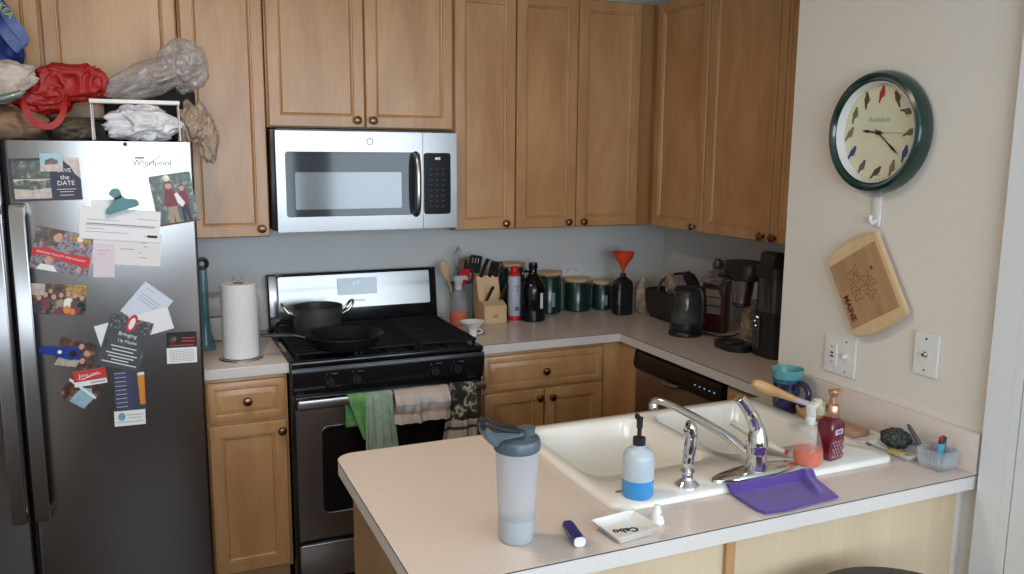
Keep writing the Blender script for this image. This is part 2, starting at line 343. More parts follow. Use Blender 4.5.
def props(o, label=None, cat=None, group=None, kind=None):
    for k, v in (('label', label), ('category', cat), ('group', group), ('kind', kind)):
        if v: o[k] = v
    return o
def obj(name, bm, mats, parent=None, w=False, loc=None, rot=None, ang=38):
    """link a bmesh as ONE mesh object; w: geometry given in world coordinates while the parent Empty stands at its base"""
    if not isinstance(mats, (list, tuple)): mats = [mats]
    if w and parent is not None: bmesh.ops.translate(bm, vec=-parent.location, verts=bm.verts)
    if 'bag' in name or name in ('cloth', 'folded_cloth', 'food_packet', 'wrapping', 'mesh_scrubber'): ang = 180
    for f in bm.faces: f.smooth = True
    for e in bm.edges:
        if len(e.link_faces) == 2 and e.calc_face_angle(0) > R(ang): e.smooth = False
    me = bpy.data.meshes.new(name); bm.to_mesh(me); bm.free()
    for m in mats: me.materials.append(m)
    o = bpy.data.objects.new(name, me); COL.objects.link(o)
    if parent is not None: o.parent = parent
    if loc is not None: o.location = loc
    if rot is not None: o.rotation_euler = rot
    return o
def thing(name, label, cat, loc=(0, 0, 0), rotz=0, group=None):
    o = bpy.data.objects.new(name, None); COL.objects.link(o); o.empty_display_size = .05
    o.location = loc; o.rotation_euler = (0, 0, R(rotz)); return props(o, label, cat, group)
def single(name, bm, mats, label, cat, loc=(0, 0, 0), rotz=0, group=None, rot=None):
    return props(obj(name, bm, mats, None, False, loc, rot or (0, 0, R(rotz))), label, cat, group)
def struct(name, bm, mats): return props(obj(name, bm, mats), kind='structure')

# ================================================================ ROOM SHELL
XR, XK, YW = 2.066, 1.415, -1.652           # kitchen right wall, clock wall face, clock wall far corner
XL, XD, YB, CZ = -1.36, 3.60, -5.60, 2.60
struct('floor', bx(B(), XL-.1, XD+.1, YB-.1, .1, -.1, 0), floor_m)
struct('ceiling', bx(B(), XL-.1, XD+.1, YB-.1, .1, CZ, CZ+.1), ceil_m)
struct('wall_back', bx(B(), XL-.1, XR+.1, 0, .1, 0, CZ), wall_kit)
struct('wall_left', bx(B(), XL-.1, XL, YB, 0, 0, CZ), M('dimmed_taupe_wall', (0.50, 0.46, 0.40), 0.8, 0.03, 3, 0.15, 220))  # unseen wall coloured darker to cut bounce light from the left
struct('wall_right', bx(B(), XR, XR+.1, YW, 0, 0, CZ), wall_kit)
bm = bx(B(), XK, XR+.1, -2.47, YW, 0, CZ)
struct('wall_right_clock', bm, wall_beige)
struct('wall_dining', bx(B(), XR+.1, XD+.1, YW-.12, YW, 0, CZ), wall_beige)
bm = bx(B(), XD, XD+.1, YB, -5.15, 0, CZ); bx(bm, XD, XD+.1, -3.25, YW, 0, CZ); bx(bm, XD, XD+.1, -5.15, -3.25, 0, .82); bx(bm, XD, XD+.1, -5.15, -3.25, 2.18, CZ)
struct('wall_dining_side', bm, wall_beige)
bm = bx(B(), XL-.1, -1.3, YB-.1, YB, 0, CZ); bx(bm, 2.4, XD+.1, YB-.1, YB, 0, CZ); bx(bm, -1.3, 2.4, YB-.1, YB, 2.33, CZ); bx(bm, -1.3, 2.4, YB-.1, YB, 0, .90); bx(bm, .98, 1.22, YB-.1, YB, .90, 2.33)
struct('wall_front', bm, wall_beige)
# windows that light the room (behind the camera)
def window(n, X, w, h, mulls):
    t = thing('window_%d' % n, None, None); t['kind'] = 'structure'; t.matrix_world = X
    bm = B(); f = .06
    for a in ((0, w, 0, f), (0, w, h-f, h)): bx(bm, a[0], a[1], -.04, .04, a[2], a[3], .004)
    for x in (0, w-f): bx(bm, x, x+f, -.04, .04, f, h-f, .004)
    for m_ in mulls: bx(bm, m_-.035, m_+.035, -.04, .04, f, h-f, .004)
    obj('window_frame', bm, white_trim, t)
window(1, T(-1.3, YB-.05, .90), 2.28, 1.43, [1.14])
window(3, T(1.22, YB-.05, .90), 1.18, 1.43, [])
bm = bx(B(), XL, 1.9, -4.62, -4.50, 0, .96, .01); bx(bm, XL, 1.92, -4.65, -4.47, .96, .99, .005)  # added unseen half wall: keeps light off lower cabinets, browns the fridge reflection
struct('wall_light_blocker', bm, M('brown_blocker', (0.16, 0.095, 0.065), 0.6))
window(2, T(XD+.05, -5.15, .82) @ RZ(90), 1.9, 1.36, [.95])
# casing that finishes the free end of the clock wall
bm = bx(B(), XK-.022, XK-.0005, -2.4698, -2.405, 0, CZ-.001); bx(bm, XK-.022, XR+.1, -2.492, -2.4702, 0, CZ-.001); bx(bm, XK-.016, XR+.1, -2.4955, -2.4922, 0, CZ-.001); bx(bm, XK-.022, XR+.1, -2.95, -2.4957, 0, CZ-.001)
struct('trim_1', bm, white_trim)
# ceiling lamp in the aisle (out of frame, gives the warm light)
t = thing('ceiling_lamp', 'round flush ceiling lamp above the kitchen aisle', 'lamp', (-.35, -1.75, CZ))
obj('lamp_base', lathe(B(), [(0, -.001), (.19, -.001), (.19, -.03), (.17, -.035), (0, -.035)], 40), white_trim, t)

# ================================================================ CABINETS
def door_bm(w, h, kind='door', th=.019):
    """local: x 0..w, z 0..h, back at y 0, front at y -th"""
    bm = B()
    if kind == 'door': st = [(0, 0), (0, -th+.004), (.0035, -th), (.043, -th), (.0445, -th+.005), (.048, -th+.006), (.0505, -th+.0035), (.054, -th+.006), (.056, -th+.011), (.059, -th+.011)]
    else: st = [(0, 0), (0, -th+.004), (.0035, -th+.0005), (.016, -th+.001), (.032, -th-.003), (.036, -th-.003)] if h < .1 else [(0, 0), (0, -th+.006), (.004, -th+.003), (.026, -th+.003), (.030, -th+.007), (.046, -th-.001), (.050, -th-.001)]
    loops = [[(i, y, i), (w-i, y, i), (w-i, y, h-i), (i, y, h-i)] for i, y in st]
    return rings(bm, loops)
def knob(parent, x, z, y=-.019):
    bm = lathe(B(), [(0, 0), (.009, 0), (.0065, .004), (.0055, .012), (.010, .016), (.0155, .020), (.0165, .024), (.013, .029), (.006, .031), (0, .0315)], 20, X=RX(90))
    return obj('knob', bm, brass, parent, loc=(x, y, z))
def cabinet(name, label, loc, rotz, w, d, h, fronts, group, base=False, extra=None, frame=maple):
    """fronts: (x0, x1, z0, z1, kind, knob_x, knob_z) in local coordinates; carcass front at y 0, back at y d"""
    t = thing(name, label, 'cabinet', loc, rotz, group)
    bm = bx(B(), 0, w, 0, d, 0, h, .0015)
    if base: bm.free(); bm = bx(B(), 0, w, 0, d, .10, h, .0015); bx(bm, .005, w-.005, .06, d, 0, .10)
    obj('cabinet_body', bm, maple_in, t)
    for x0, x1, z0, z1, kind, kx, kz in fronts:
        o = obj('drawer' if kind == 'drawer' else 'door', door_bm(x1-x0, z1-z0, kind), frame, t, loc=(x0, 0, z0))
        if kx is not None: knob(o, kx-x0, kz-z0)
    return t
UG, BG = 'maple wall cabinets', 'maple base cabinets'
ZU, ZT, YU = 1.355, 2.375, -.306
cabinet('wall_cabinet', 'two-door maple cabinet above the refrigerator', (-1.22, YU, 1.80), 0, .905, .305, .575,
        [(.004, .458, .004, .571, 'door', None, None), (.468, .902, .004, .571, 'door', None, None)], UG)
cabinet('wall_cabinet', 'tall single-door maple cabinet between refrigerator and microwave', (-.312, YU, ZU), 0, .305, .305, ZT-ZU,
        [(.008, .302, .003, 1.016, 'door', .271, .035)], UG)
cabinet('wall_cabinet', 'two-door maple cabinet directly above the microwave', (-.003, YU, 1.785), 0, .768, .305, ZT-1.785,
        [(.006, .385, .004, .586, 'door', .352, .034), (.390, .764, .004, .586, 'door', .417, .034)], UG)
cabinet('wall_cabinet', 'narrow single-door maple cabinet just right of the microwave', (.768, YU, ZU), 0, .287, .305, ZT-ZU,
        [(.003, .285, .003, 1.016, 'door', .237, .028)], UG)
t = cabinet('wall_cabinet', 'two-door maple cabinet on the back wall beside the corner', (1.057, YU, ZU), 0, .999, .305, ZT-ZU,
        [(.002, .302, .003, 1.016, 'door', .260, .026), (.306, .630, .003, 1.016, 'door', .338, .026)], UG)
cabinet('wall_cabinet', 'single-door maple wall cabinet on the right wall nearest the corner', (1.760, -.312, ZU), -90, .450, .300, ZT-ZU,
        [(.058, .449, .003, 1.016, 'door', .405, .025)], UG)
cabinet('wall_cabinet', 'two-door maple wall cabinet on the right wall above the coffee maker', (1.760, -.765, ZU), -90, .86, .300, ZT-ZU,
        [(.003, .425, .003, 1.016, 'door', .398, .025), (.430, .856, .003, 1.016, 'door', .465, .025)], UG)
# base units
cabinet('base_cabinet', 'narrow maple base cabinet between refrigerator and stove', (-.306, -.611, 0), 0, .300, .605, .876,
        [(.014, .290, .708, .858, 'drawer', .152, .785), (.014, .290, .115, .695, 'door', .272, .657)], BG, True)
cabinet('base_cabinet', 'maple base cabinet with one drawer over two doors, right of the stove', (.775, -.611, 0), 0, .582, .605, .876,
        [(.012, .574, .708, .858, 'drawer', .290, .778), (.012, .288, .115, .698, 'door', .262, .662), (.294, .574, .115, .698, 'door', .322, .660)], BG, True)
bm = bx(B(), 1.359, 1.4486, -.613, -.01, 0, .876, .001); bx(bm, 1.4486, 1.55, -.728, -.01, 0, .876, .001)
single('corner_filler', bm, maple, 'plain maple corner post between base cabinet and dishwasher', 'cabinet panel')
cabinet('base_cabinet', 'narrow maple base cabinet right of the dishwasher', (1.468, -1.345, 0), -90, .30, .59, .876,
        [(.008, .290, .708, .858, 'drawer', .15, .785), (.008, .290, .115, .698, 'door', .03, .657)], BG, True)
# dishwasher
t = thing('dishwasher', 'dark stainless dishwasher under the right counter', 'dishwasher', (1.45, -.732, 0))
obj('body', bx(B(), 1.475, 2.04, -1.336, -.734, .02, .870), black_pl, t, True)
obj('door', bx(B(), 1.452, 1.4745, -1.334, -.736, .11, .775, .004), dark_steel, t, True)
bm = B(); prism(bm, [(1.436, .80), (1.444, .855), (1.452, .862), (1.4745, .862), (1.4745, .778), (1.447, .778)], -1.334, -.736, 'xz', b=.002)
cp = obj('control_panel', bm, black, t, True)
bm = B()
for i in range(5): bx(bm, 1.4345, 1.4375, -1.18-i*.030-.0022, -1.18-i*.030+.0008, .819, .8215)
obj('indicator_light', bm, led_b, cp).location = (0, 0, 0)
for o in (bpy.data.objects['indicator_light'],):
    o.data.transform(Matrix.Translation(-t.location))
bm = B(); tube(bm, [(1.436, -.965, .783), (1.428, -.99, .779), (1.426, -1.02, .777), (1.428, -1.05, .779), (1.436, -1.075, .783)], [.006, .011, .013, .011, .006], 12)
obj('latch_handle', bm, dark_steel, t, True)
obj('kick_plate', bx(B(), 1.50, 1.52, -1.33, -.74, .0, .108), black_pl, t, True)

# worktops
Z0, Z1 = .8765, .914
def worktop_edge(bm, pts, z0=Z0, z1=Z1, mi=2, closed=False):
    pass
bm = bx(B(), -.309, -.001, -.637, -.004, Z0, Z1, .0015); bx(bm, -.309, -.001, -.6385, -.637, Z0+.001, Z1-.003, 0, 1)
single('worktop', bm, [laminate, lam_edge_lit], 'short beige laminate worktop between refrigerator and stove', 'worktop', group='beige laminate worktops')
L = [(.771, -.004), (.771, -.635), (1.4286, -.635), (1.4286, -1.649), (2.063, -1.649), (2.063, -.004)]
bm = prism(B(), L, Z0, Z1, 'xy'); bx(bm, .771, 1.4286, -.6375, -.635, Z0, Z1-.0025, 0, 1); bx(bm, 1.4255, 1.4286, -1.649, -.6375, Z0, Z1-.0025, 0, 1)
bx(bm, .771, 1.4286, -.6372, -.635, Z1-.0025, Z1-.0005, 0, 2); bx(bm, 1.4258, 1.4286, -1.649, -.6375, Z1-.0025, Z1-.0005, 0, 2)
single('worktop', bm, [laminate, lam_edge_lit, seam], 'L-shaped beige laminate worktop under the canisters and coffee maker', 'worktop', group='beige laminate worktops')
# peninsula worktop with the sink cut-out and the splash strip
SX0, SX1, SY0, SY1 = .450, 1.292, -2.250, -1.674
PX0, PX1, PY0, PY1 = -.042, 1.4145, -2.394, -1.6535
outer = [(PX1, PY1), (PX0+.05, PY1)]
for i in range(1, 9): a = R(90+90*i/8); outer.append((PX0+.05+.05*math.cos(a), PY1-.05+.05*math.sin(a)))
for i in range(0, 9): a = R(180+90*i/8); outer.append((PX0+.05+.05*math.cos(a), PY0+.05+.05*math.sin(a)))
outer.append((PX1, PY0))
bm = plate(B(), outer, [rrect(SX0+.02, SX1-.02, SY0+.02, SY1-.02, .03)], Z0, Z1, 0, 1)
def strip(bm, path, off, z0, z1, mi):
    a = []
    for i, p in enumerate(path):
        p0 = Vector(path[max(i-1, 0)]); p1 = Vector(path[min(i+1, len(path)-1)]); d = (p1-p0).normalized(); n = Vector((d.y, -d.x))
        a.append((p[0]-n.x*off, p[1]-n.y*off))
    rings(bm, [[(x, y, z0) for x, y in a], [(x, y, z1) for x, y in a]], False, False, False, mi)
strip(bm, outer, -.0008, Z1-.0030, Z1-.0004, 2); strip(bm, outer, .0008, Z1-.0030, Z1-.0004, 2)
bx(bm, XK-.020, XK-.0005, PY0, PY1-.003, Z1, 1.0165, .0015); bx(bm, XK-.0195, XK-.001, PY0-.001, PY0+.001, Z1, 1.0155, 0, 1)
single('worktop', bm, [laminate, lam_edge_lit, seam], 'peninsula worktop in beige laminate holding the white sink', 'worktop', group='beige laminate worktops')
# peninsula carcass
t = thing('peninsula_cabinet', 'peninsula base cabinet with pale wood back panel under the sink worktop', 'cabinet', (0, -2.35, 0))
bm = B()
bx(bm, .0, .02, -2.35, -1.675, .0, Z0-.0005, .001); obj('end_panel', bm, oak_end, t, True)
bm = bx(B(), .02, .668, -2.35, -2.34, 0, Z0-.0005); obj('back_panel', bm, pale_ply, t, True)
bm = bx(B(), .692, 1.392, -2.353, -2.34, 0, Z0-.0005); obj('back_panel', bm, pale_ply, t, True)
bm = bx(B(), .668, .6925, -2.362, -2.34, 0, Z0-.0005, .002); obj('batten', bm, maple, t, True)
bm = bx(B(), .02, 1.40, -1.70, -1.68, .10, Z0-.0005); bx(bm, .02, 1.40, -1.76, -1.745, 0, .10)
obj('front_frame', bm, maple_in, t, True)
for x0, x1 in ((.05, .43), (.46, .85), (.86, 1.25)):
    o = obj('door', door_bm(x1-x0, .58), maple, t, loc=(x1, -1.68+2.35, .115), rot=(0, 0, PI))
    knob(o, .03, .54)

struct('trim_2', bx(B(), 1.3925, 1.4148, -2.352, -2.20, 0, Z0-.0006), wall_beige)
# ---- sink
t = thing('kitchen_sink', 'white enamel double-bowl sink set into the peninsula', 'sink', ((SX0+SX1)/2, (SY0+SY1)/2, Z1))
ZS = .9285
o_ = rrect(SX0+.008, SX1-.008, SY0+.008, SY1-.008, .03); cx_, cy_ = t.location.x, t.location.y
bowlA = (.482, .842, -2.085, -1.712); bowlB = (.872, 1.232, -2.085, -1.712)
hA, hB = rrect(*bowlA, .06), rrect(*bowlB, .06)
bm = plate(B(), o_, [hA, hB], 0, ZS, sides=False)
o2 = rrect(SX0, SX1, SY0, SY1, .038)
rings(bm, [[(x, y, ZS) for x, y in o_], [(x, y, ZS-.003) for x, y in rrect(SX0+.003, SX1-.003, SY0+.003, SY1-.003, .035)], [(x, y, ZS-.009) for x, y in o2], [(x, y, Z1+.0005) for x, y in o2]], True, False, False)
for (a, b_, c, d), dep in ((bowlA, .19), (bowlB, .19)):
    lp = []
    for ins, z, rr in ((0, ZS, .06), (.004, ZS-.003, .058), (.009, ZS-.012, .056), (.016, ZS-.08, .055), (.022, ZS-dep+.05, .055), (.035, ZS-dep+.015, .05), (.065, ZS-dep, .04)):
        lp.append([(x, y, z) for x, y in rrect(a+ins, b_-ins, c+ins, d-ins, rr)])
    rings(bm, lp, True, False, True)
bmesh.ops.remove_doubles(bm, verts=bm.verts, dist=1e-5)
bmesh.ops.recalc_face_normals(bm, faces=bm.faces)
obj('basin', bm, porcelain, t, True)
for (a, b_, c, d) in (bowlA, bowlB):
    obj('drain', lathe(B(), [(0, .004), (.02, .004), (.022, .0045), (.040, .003), (.042, .0005), (0, .0005)], 28, X=T((a+b_)/2, (c+d)/2, ZS-.19)), chrome, t, True)
obj('badge', bx(B(), .495, .525, -2.178, -2.171, ZS, ZS+.0012, .0005), greylid, t, True)

# ---- faucet
t = thing('kitchen_faucet', 'chrome single-lever faucet with long spout on the sink deck', 'faucet', (.868, -2.180, ZS))
bm = B()
lathe(bm, [(0, 0), (.130, 0), (.134, .003), (.132, .008), (.115, .013), (.05, .015), (0, .015)], 40, sy=.250, X=T(.868, -2.180, ZS) @ RZ(3))
obj('base_plate', bm, chrome_worn, t, True)
bm = lathe(B(), [(0, .012), (.027, .012), (.0265, .018), (.0240, .05), (.0240, .066), (.0265, .070), (.0265, .080), (.023, .096), (.018, .112), (.013, .124), (0, .128)], 32, X=T(.868, -2.180, ZS))
obj('body', bm, chrome, t, True)
bm = tube(B(), spline([(.867, -2.178, 1.040), (.855, -2.177, 1.068), (.836, -2.176, 1.096), (.813, -2.178, 1.121), (.808, -2.178, 1.127)], 5), [.017]*3+[.0165]*5+[.0145]*5+[.0135]*5+[.0135, .0125, .010], 16)
obj('lever', bm, chrome, t, True)
sp = spline([(.862, -2.165, .965), (.842, -2.12, .998), (.806, -2.060, 1.026), (.768, -1.992, 1.050), (.748, -1.955, 1.059), (.738, -1.936, 1.058), (.734, -1.928, 1.052)], 6)
bm = tube(B(), sp, [.0125-.0032*min(1, i/24) for i in range(len(sp))], 14)
lathe(bm, [(0, 0), (.0125, 0), (.0125, .014), (.011, .016), (0, .016)], 18, X=T(.734, -1.929, 1.036))
obj('spout', bm, chrome, t, True)
t.location = (.868, -2.207, ZS)
# sprayer
t = thing('side_sprayer', 'chrome pull-out side sprayer standing left of the faucet', 'sprayer', (.668, -2.207, ZS))
obj('base_ring', lathe(B(), [(0, 0), (.028, 0), (.0285, .005), (.024, .010), (.016, .016), (.013, .022), (.013, .034), (.017, .037), (.017, .040), (0, .040)], 28), chrome, t)
bm = tube(B(), spline([(0, 0, .036), (0, 0, .055), (.002, 0, .080), (.005, 0, .105), (.007, .002, .125), (.004, .004, .140), (-.003, .006, .143)], 5), [.011]*5+[.014]*5+[.0155]*5+[.015]*5+[.0165]*5+[.0165]*4+[.013, .009], 18)
obj('spray_head', bm, chrome, t)

# ================================================================ FRIDGE
FX0, FX1, FY, FZ = -1.225, -.3076, -.8572, 1.7192
t = thing('refrigerator', 'stainless side-by-side refrigerator covered with cards and magnets', 'refrigerator', (-.766, -.45, 0))
obj('body', bx(B(), FX0+.004, FX1-.004, -.775, -.03, .02, 1.700, .004), M('fridge_side', (.05, .05, .055), .45), t, True)
def frdoor(x0, x1):
    bm = B(); r = .010
    pr = [(x0, -.777), (x0, FY+r)] + [(x0+r-r*math.cos(R(a)), FY+r-r*math.sin(R(a))) for a in (30, 60, 90)] + [(x1-r+r*math.sin(R(a)), FY+r-r*math.cos(R(a))) for a in (0, 30, 60, 90)] + [(x1, -.777)]
    return prism(bm, pr, .05, FZ, 'xy')
fd = obj('door', frdoor(-.829, FX1), fr_steel, t, True)
gd = obj('door', frdoor(FX0, -.843), fr_steel, t, True)
obj('toe_grille', bx(B(), FX0+.01, FX1-.01, -.80, -.776, .0, .048), black_pl, t, True)
def handle(x0, x1, par):
    bm = B(); pth = []
    z0, z1 = .535, 1.535
    out = [(FY-.001, z0), (FY-.034, z0+.004), (FY-.046, z0+.02), (FY-.046, z1-.02), (FY-.034, z1-.004), (FY-.001, z1), (FY-.001, z1-.03), (FY-.030, z1-.04), (FY-.030, z0+.04), (FY-.001, z0+.03)]
    prism(bm, out, x0, x1, 'yz', b=.003)
    return obj('handle', bm, steel_v, par).data.transform(Matrix.Translation(-t.location))
handle(-.826, -.786, fd); handle(-.890, -.850, gd)
bm = lathe(B(), [(0, 0), (.0065, 0), (.006, .003), (0, .004)], 14, X=T(-.503, FY-.0005, 1.711) @ RX(90)); o = obj('hinge_screw', bm, black_pl, fd); o.data.transform(Matrix.Translation(-t.location))
bm = text(B(), 'Whirlpool', .027, T(-.43, FY-.0015, 1.654) @ RX(90), 0)
tube(bm, spline([(-.435, 0, 1.637), (-.447, 0, 1.634), (-.452, 0, 1.640), (-.436, 0, 1.650), (-.420, 0, 1.665), (-.408, 0, 1.674), (-.404, 0, 1.670)], 4), .0009, 6, X=T(0, FY-.0018, 0))
bx(bm, -.478, -.452, FY-.0025, FY-.001, 1.6665, 1.672)
o = obj('logo', bm, M('logo_grey', (.12, .14, .17), .4), fd); o.data.transform(Matrix.Translation(-t.location))

# ---- cards and magnets on the fridge door: local x right, z up, centred; y negative = towards the viewer
class Card:
    def __init__(s, name, label, cat, cx, cz, w, h, ang, base, layer=0, th=.0006, rad=0, group=None):
        s.lay = layer; s.w, s.h = w, h
        y = FY-.0008-layer*.0022
        s.o = thing(name, label, cat, (cx, y, cz), 0, group); s.o.rotation_euler = (0, R(-ang), 0)
        bm = B(); poly = rrect(-w/2, w/2, -h/2, h/2, rad, 4) if rad else [(-w/2, -h/2), (w/2, -h/2), (w/2, h/2), (-w/2, h/2)]
        prism(bm, poly, -th, 0, 'xz'); obj('sheet', bm, base, s.o); s.th = th; s.k = 0
    def patch(s, name, poly, m):
        """poly in card fractions -.5...5"""
        s.k += 1; bm = B(); prism(bm, [(x*s.w, z*s.h) for x, z in poly], -s.th-.00012*s.k-.0001, -s.th+.0002, 'xz'); return obj(name, bm, m, s.o)
    def rect(s, name, x0, x1, z0, z1, m): return s.patch(name, [(x0, z0), (x1, z0), (x1, z1), (x0, z1)], m)
    def lines(s, name, rows, m, t=.012):
        s.k += 1; bm = B()
        for x0, x1, z in rows: bx(bm, x0*s.w, x1*s.w, -s.th-.00012*s.k-.0001, -s.th+.0002, (z-t/2)*s.h, (z+t/2)*s.h)
        return obj(name, bm, m, s.o)
    def text(s, name, tx, x, z, size, m, ang=0):
        s.k += 1; bm = text(B(), tx, size, T(x*s.w, -s.th-.00012*s.k, z*s.h) @ RY(-ang) @ RX(90), depth=.0001); return obj(name, bm, m, s.o)
    def people(s, name, spots, m, r=.05):
        s.k += 1; bm = B()
        for x, z, k in spots: prism(bm, disc_poly(x*s.w, z*s.h, r*k*s.h, r*1.25*k*s.h, 12), -s.th-.00012*s.k-.0001, -s.th+.0002, 'xz')
        return obj(name, bm, m, s.o)
CG = 'papers and photos held on the refrigerator door'
c = Card('save_the_date_card', 'dark navy save-the-date card at the top left of the refrigerator door', 'card', -.726, 1.604, .187, .128, 1.3, navy, group=CG)
c.rect('photo_print', -.46, .06, .04, .44, foliage); c.rect('photo_print', -.46, .06, -.44, .02, sandprint)
c.patch('tree_print', [(-.46, -.05), (-.30, .0), (-.1, -.04), (.06, .0), (.06, -.2), (-.2, -.24), (-.46, -.2)], foliage)
c.patch('blossom_print', [(.22, .5), (.5, .5), (.5, .0), (.42, .12), (.36, .3)], sandprint)
c.text('lettering', 'SAVE', .27, .20, .017, white_ink); c.text('lettering', 'the', .27, .04, .019, white_ink); c.text('lettering', 'DATE', .28, -.10, .019, white_ink)
c.lines('small_print', [(.14, .42, -.24), (.18, .38, -.30), (.18, .38, -.38)], white_ink)
c = Card('beach_magnet', 'small beach picture magnet holding the save-the-date card', 'magnet', -.708, 1.655, .060, .054, 0, skyprint, 1, .002)
c.patch('sand_print', [(-.5, -.5), (.5, -.5), (.5, -.12), (0, -.05), (-.5, -.2)], sandprint)
c.patch('umbrella_print', [(-.3, -.15), (.25, -.1), (.3, .1), (0, .25), (-.28, .1)], brownph)
c = Card('invoice_sheet', 'wide white invoice sheet hanging under the teal clip', 'paper', -.531, 1.462, .228, .098, -5.6, paperw, 2, group=CG)
c.lines('small_print', [(-.42, -.02, .12), (.2, .46, .22), (-.42, .42, -.05), (-.42, -.2, -.16), (-.42, .1, -.26), (.3, .46, -.32)], inkgrey, .014)
c.rect('stamp_print', .34, .47, -.36, -.28, inkblack); c.rect('band_print', -.42, .44, -.02, .01, inkgrey)
c = Card('letter_sheet', 'white handwritten letter sheet hanging below the invoice', 'paper', -.516, 1.385, .194, .100, -5.5, paperw2, 1, group=CG)
c.lines('small_print', [(-.1, .1, 0), (.18, .22, -.1), (.24, .3, .1), (.18, .30, -.25), (.2, .28, .22)], inkgrey, .02)
c = Card('pink_slip', 'pale pink paper slip under the letter, left side', 'paper', -.585, 1.352, .060, .105, -3, pinkp, 2, group=CG)
c.lines('small_print', [(-.3, .3, .3), (-.3, .1, .2)], inkgrey, .012)
c = Card('paper_slip', 'small white slip peeking out above the invoice behind the clip', 'paper', -.566, 1.523, .085, .035, 2, paperw, 1, group=CG)
# teal clip
t = thing('magnetic_clip', 'teal magnetic bag clip holding the white sheets', 'clip', (-.528, FY-.0078, 1.535)); t.rotation_euler = (0, R(-17), 0)
bm = prism(B(), [(-.048, -.028), (.048, -.028), (.050, -.016), (.046, -.008), (.018, .002), (.010, .016), (.012, .030), (.002, .038), (-.012, .036), (-.018, .026), (-.012, .014), (-.018, .002), (-.044, -.010), (-.050, -.018)], -.014, 0, 'xz', b=.0025)
obj('jaw', bm, tealp, t)
obj('spring', tube(B(), [(-.010, -.016, .012), (.008, -.018, .014), (.006, -.016, .026)], .003, 8), black_pl, t)
obj('thumb_tab', prism(B(), disc_poly(-.004, .030, .016, .012, 16), -.024, -.0145, 'xz', b=.002), tealp, t)
c = Card('couple_photo', 'rounded photo of a couple in maroon at the top right of the refrigerator door', 'photo', -.371, 1.540, .124, .160, 8.3, foliage, 0, group=CG, rad=.006)
def fig(c, x, top, col, legcol, k=1.0, dress=False):
    c.patch('clothing_print', [(x-.13*k, top-.18*k), (x-.07*k, top-.08*k), (x+.07*k, top-.08*k), (x+.14*k, top-.18*k), (x+.15*k, top-.42*k), (x+.10*k, top-.45*k), (x-.10*k, top-.45*k), (x-.16*k, top-.40*k)], col)
    c.patch('trouser_print', [(x-.11*k, top-.44*k), (x+.11*k, top-.44*k), (x+.13*k, top-.80*k), (x+.03*k, top-.80*k), (x, top-.55*k), (x-.02*k, top-.80*k), (x-.12*k, top-.80*k)], legcol)
    c.people('face_print', [(x, top-.02*k, 1.0*k)], skin, .06)
    c.patch('hair_print', [(x-.07*k, top+.0), (x-.055*k, top+.055*k), (x, top+.075*k), (x+.06*k, top+.05*k), (x+.07*k, top+.0), (x, top+.03*k)], hair)
fig(c, -.08, .30, maroon, khaki, 1.0); fig(c, .22, .22, maroon, navy, .85)
c.patch('baby_print', [(.02, .10), (.10, .12), (.24, -.10), (.16, -.18), (.06, -.08)], white_ink)
c.rect('frame_print', -.5, .5, -.5, -.46, hair)
single('round_magnet', lathe(B(), [(0, 0), (.0105, 0), (.0105, .003), (.008, .005), (0, .0055)], 20, X=RX(90)), white_pl, 'round white magnet at the top of the couple photo', 'magnet', (-.392, FY-.0023, 1.605))
c = Card('holiday_card', 'holiday photo card with a curved red ribbon banner', 'card', -.698, 1.384, .160, .130, -14, mosaic, 0, group=CG)
c.patch('photo_print', [(-.5, .10), (-.1, .10), (0, .5), (-.5, .5)], brownph); c.people('face_print', [(-.12, .32, 1.9), (-.20, -.26, 1.7), (.33, -.36, 1.2), (.30, .22, 1.0)], skin)
c.patch('hair_print', [(-.28, .30), (-.24, .46), (-.10, .5), (.0, .42), (-.12, .42), (-.2, .32)], hair)
c.patch('shirt_print', [(-.38, -.5), (-.32, -.36), (-.1, -.36), (-.02, -.5)], white_ink)
c.patch('frame_print', [(.06, .36), (.18, .48), (.4, .44), (.46, .32), (.3, .26), (.1, .28)], gold_ink); c.people('oval_print', [(.26, .37, 1.3)], white_ink)
c.patch('ribbon_banner', [(-.5, -.02), (-.25, .04), (0, -.04), (.25, -.02), (.5, -.02), (.5, -.30), (.25, -.26), (0, -.22), (-.25, -.14), (-.5, -.2)], red_ink)
c.text('lettering', 'SENDING YOU JOY THIS HOLIDAY', 0, -.11, .0088, white_ink, -3)
c = Card('family_photo', 'group photo of a family around a table, below the holiday card', 'photo', -.719, 1.237, .153, .095, -5.5, brownph, 0, group=CG)
c.rect('curtain_print', .12, .5, .1, .5, gold_ink); c.rect('wall_print', -.5, -.24, .12, .5, sandprint)
for x, z, m_ in ((-.34, -.12, navy), (-.22, -.05, maroon), (-.08, -.1, foliage), (.05, -.05, khaki), (.18, .0, white_ink), (.30, -.06, hair), (.42, -.12, clock_green)):
    c.patch('clothing_print', [(x-.085, z-.26), (x-.07, z), (x, z+.07), (x+.07, z), (x+.085, z-.26)], m_)
c.people('face_print', [(-.34, .04, 1), (-.23, .14, 1.1), (-.08, .08, 1.1), (.05, .14, 1), (.18, .18, 1), (.30, .13, 1), (.42, .06, 1), (-.14, .26, .9)], skin, .065)
c.patch('table_print', [(-.1, -.5), (.35, -.5), (.42, -.26), (.0, -.24)], maroon); c.people('food_print', [(.16, -.33, 1.6), (.26, -.40, 1.2)], amber, .07)
c = Card('blue_letter', 'tilted pale blue printed sheet, topmost of the loose letters', 'paper', -.470, 1.200, .105, .120, -41, M('pale_blue_paper', (.58, .64, .74), .8), 0, group=CG)
c.lines('small_print', [(-.36, -.1, .38), (-.36, .3, .2), (-.36, .3, .12), (-.36, .3, .04)], inkgrey, .012)
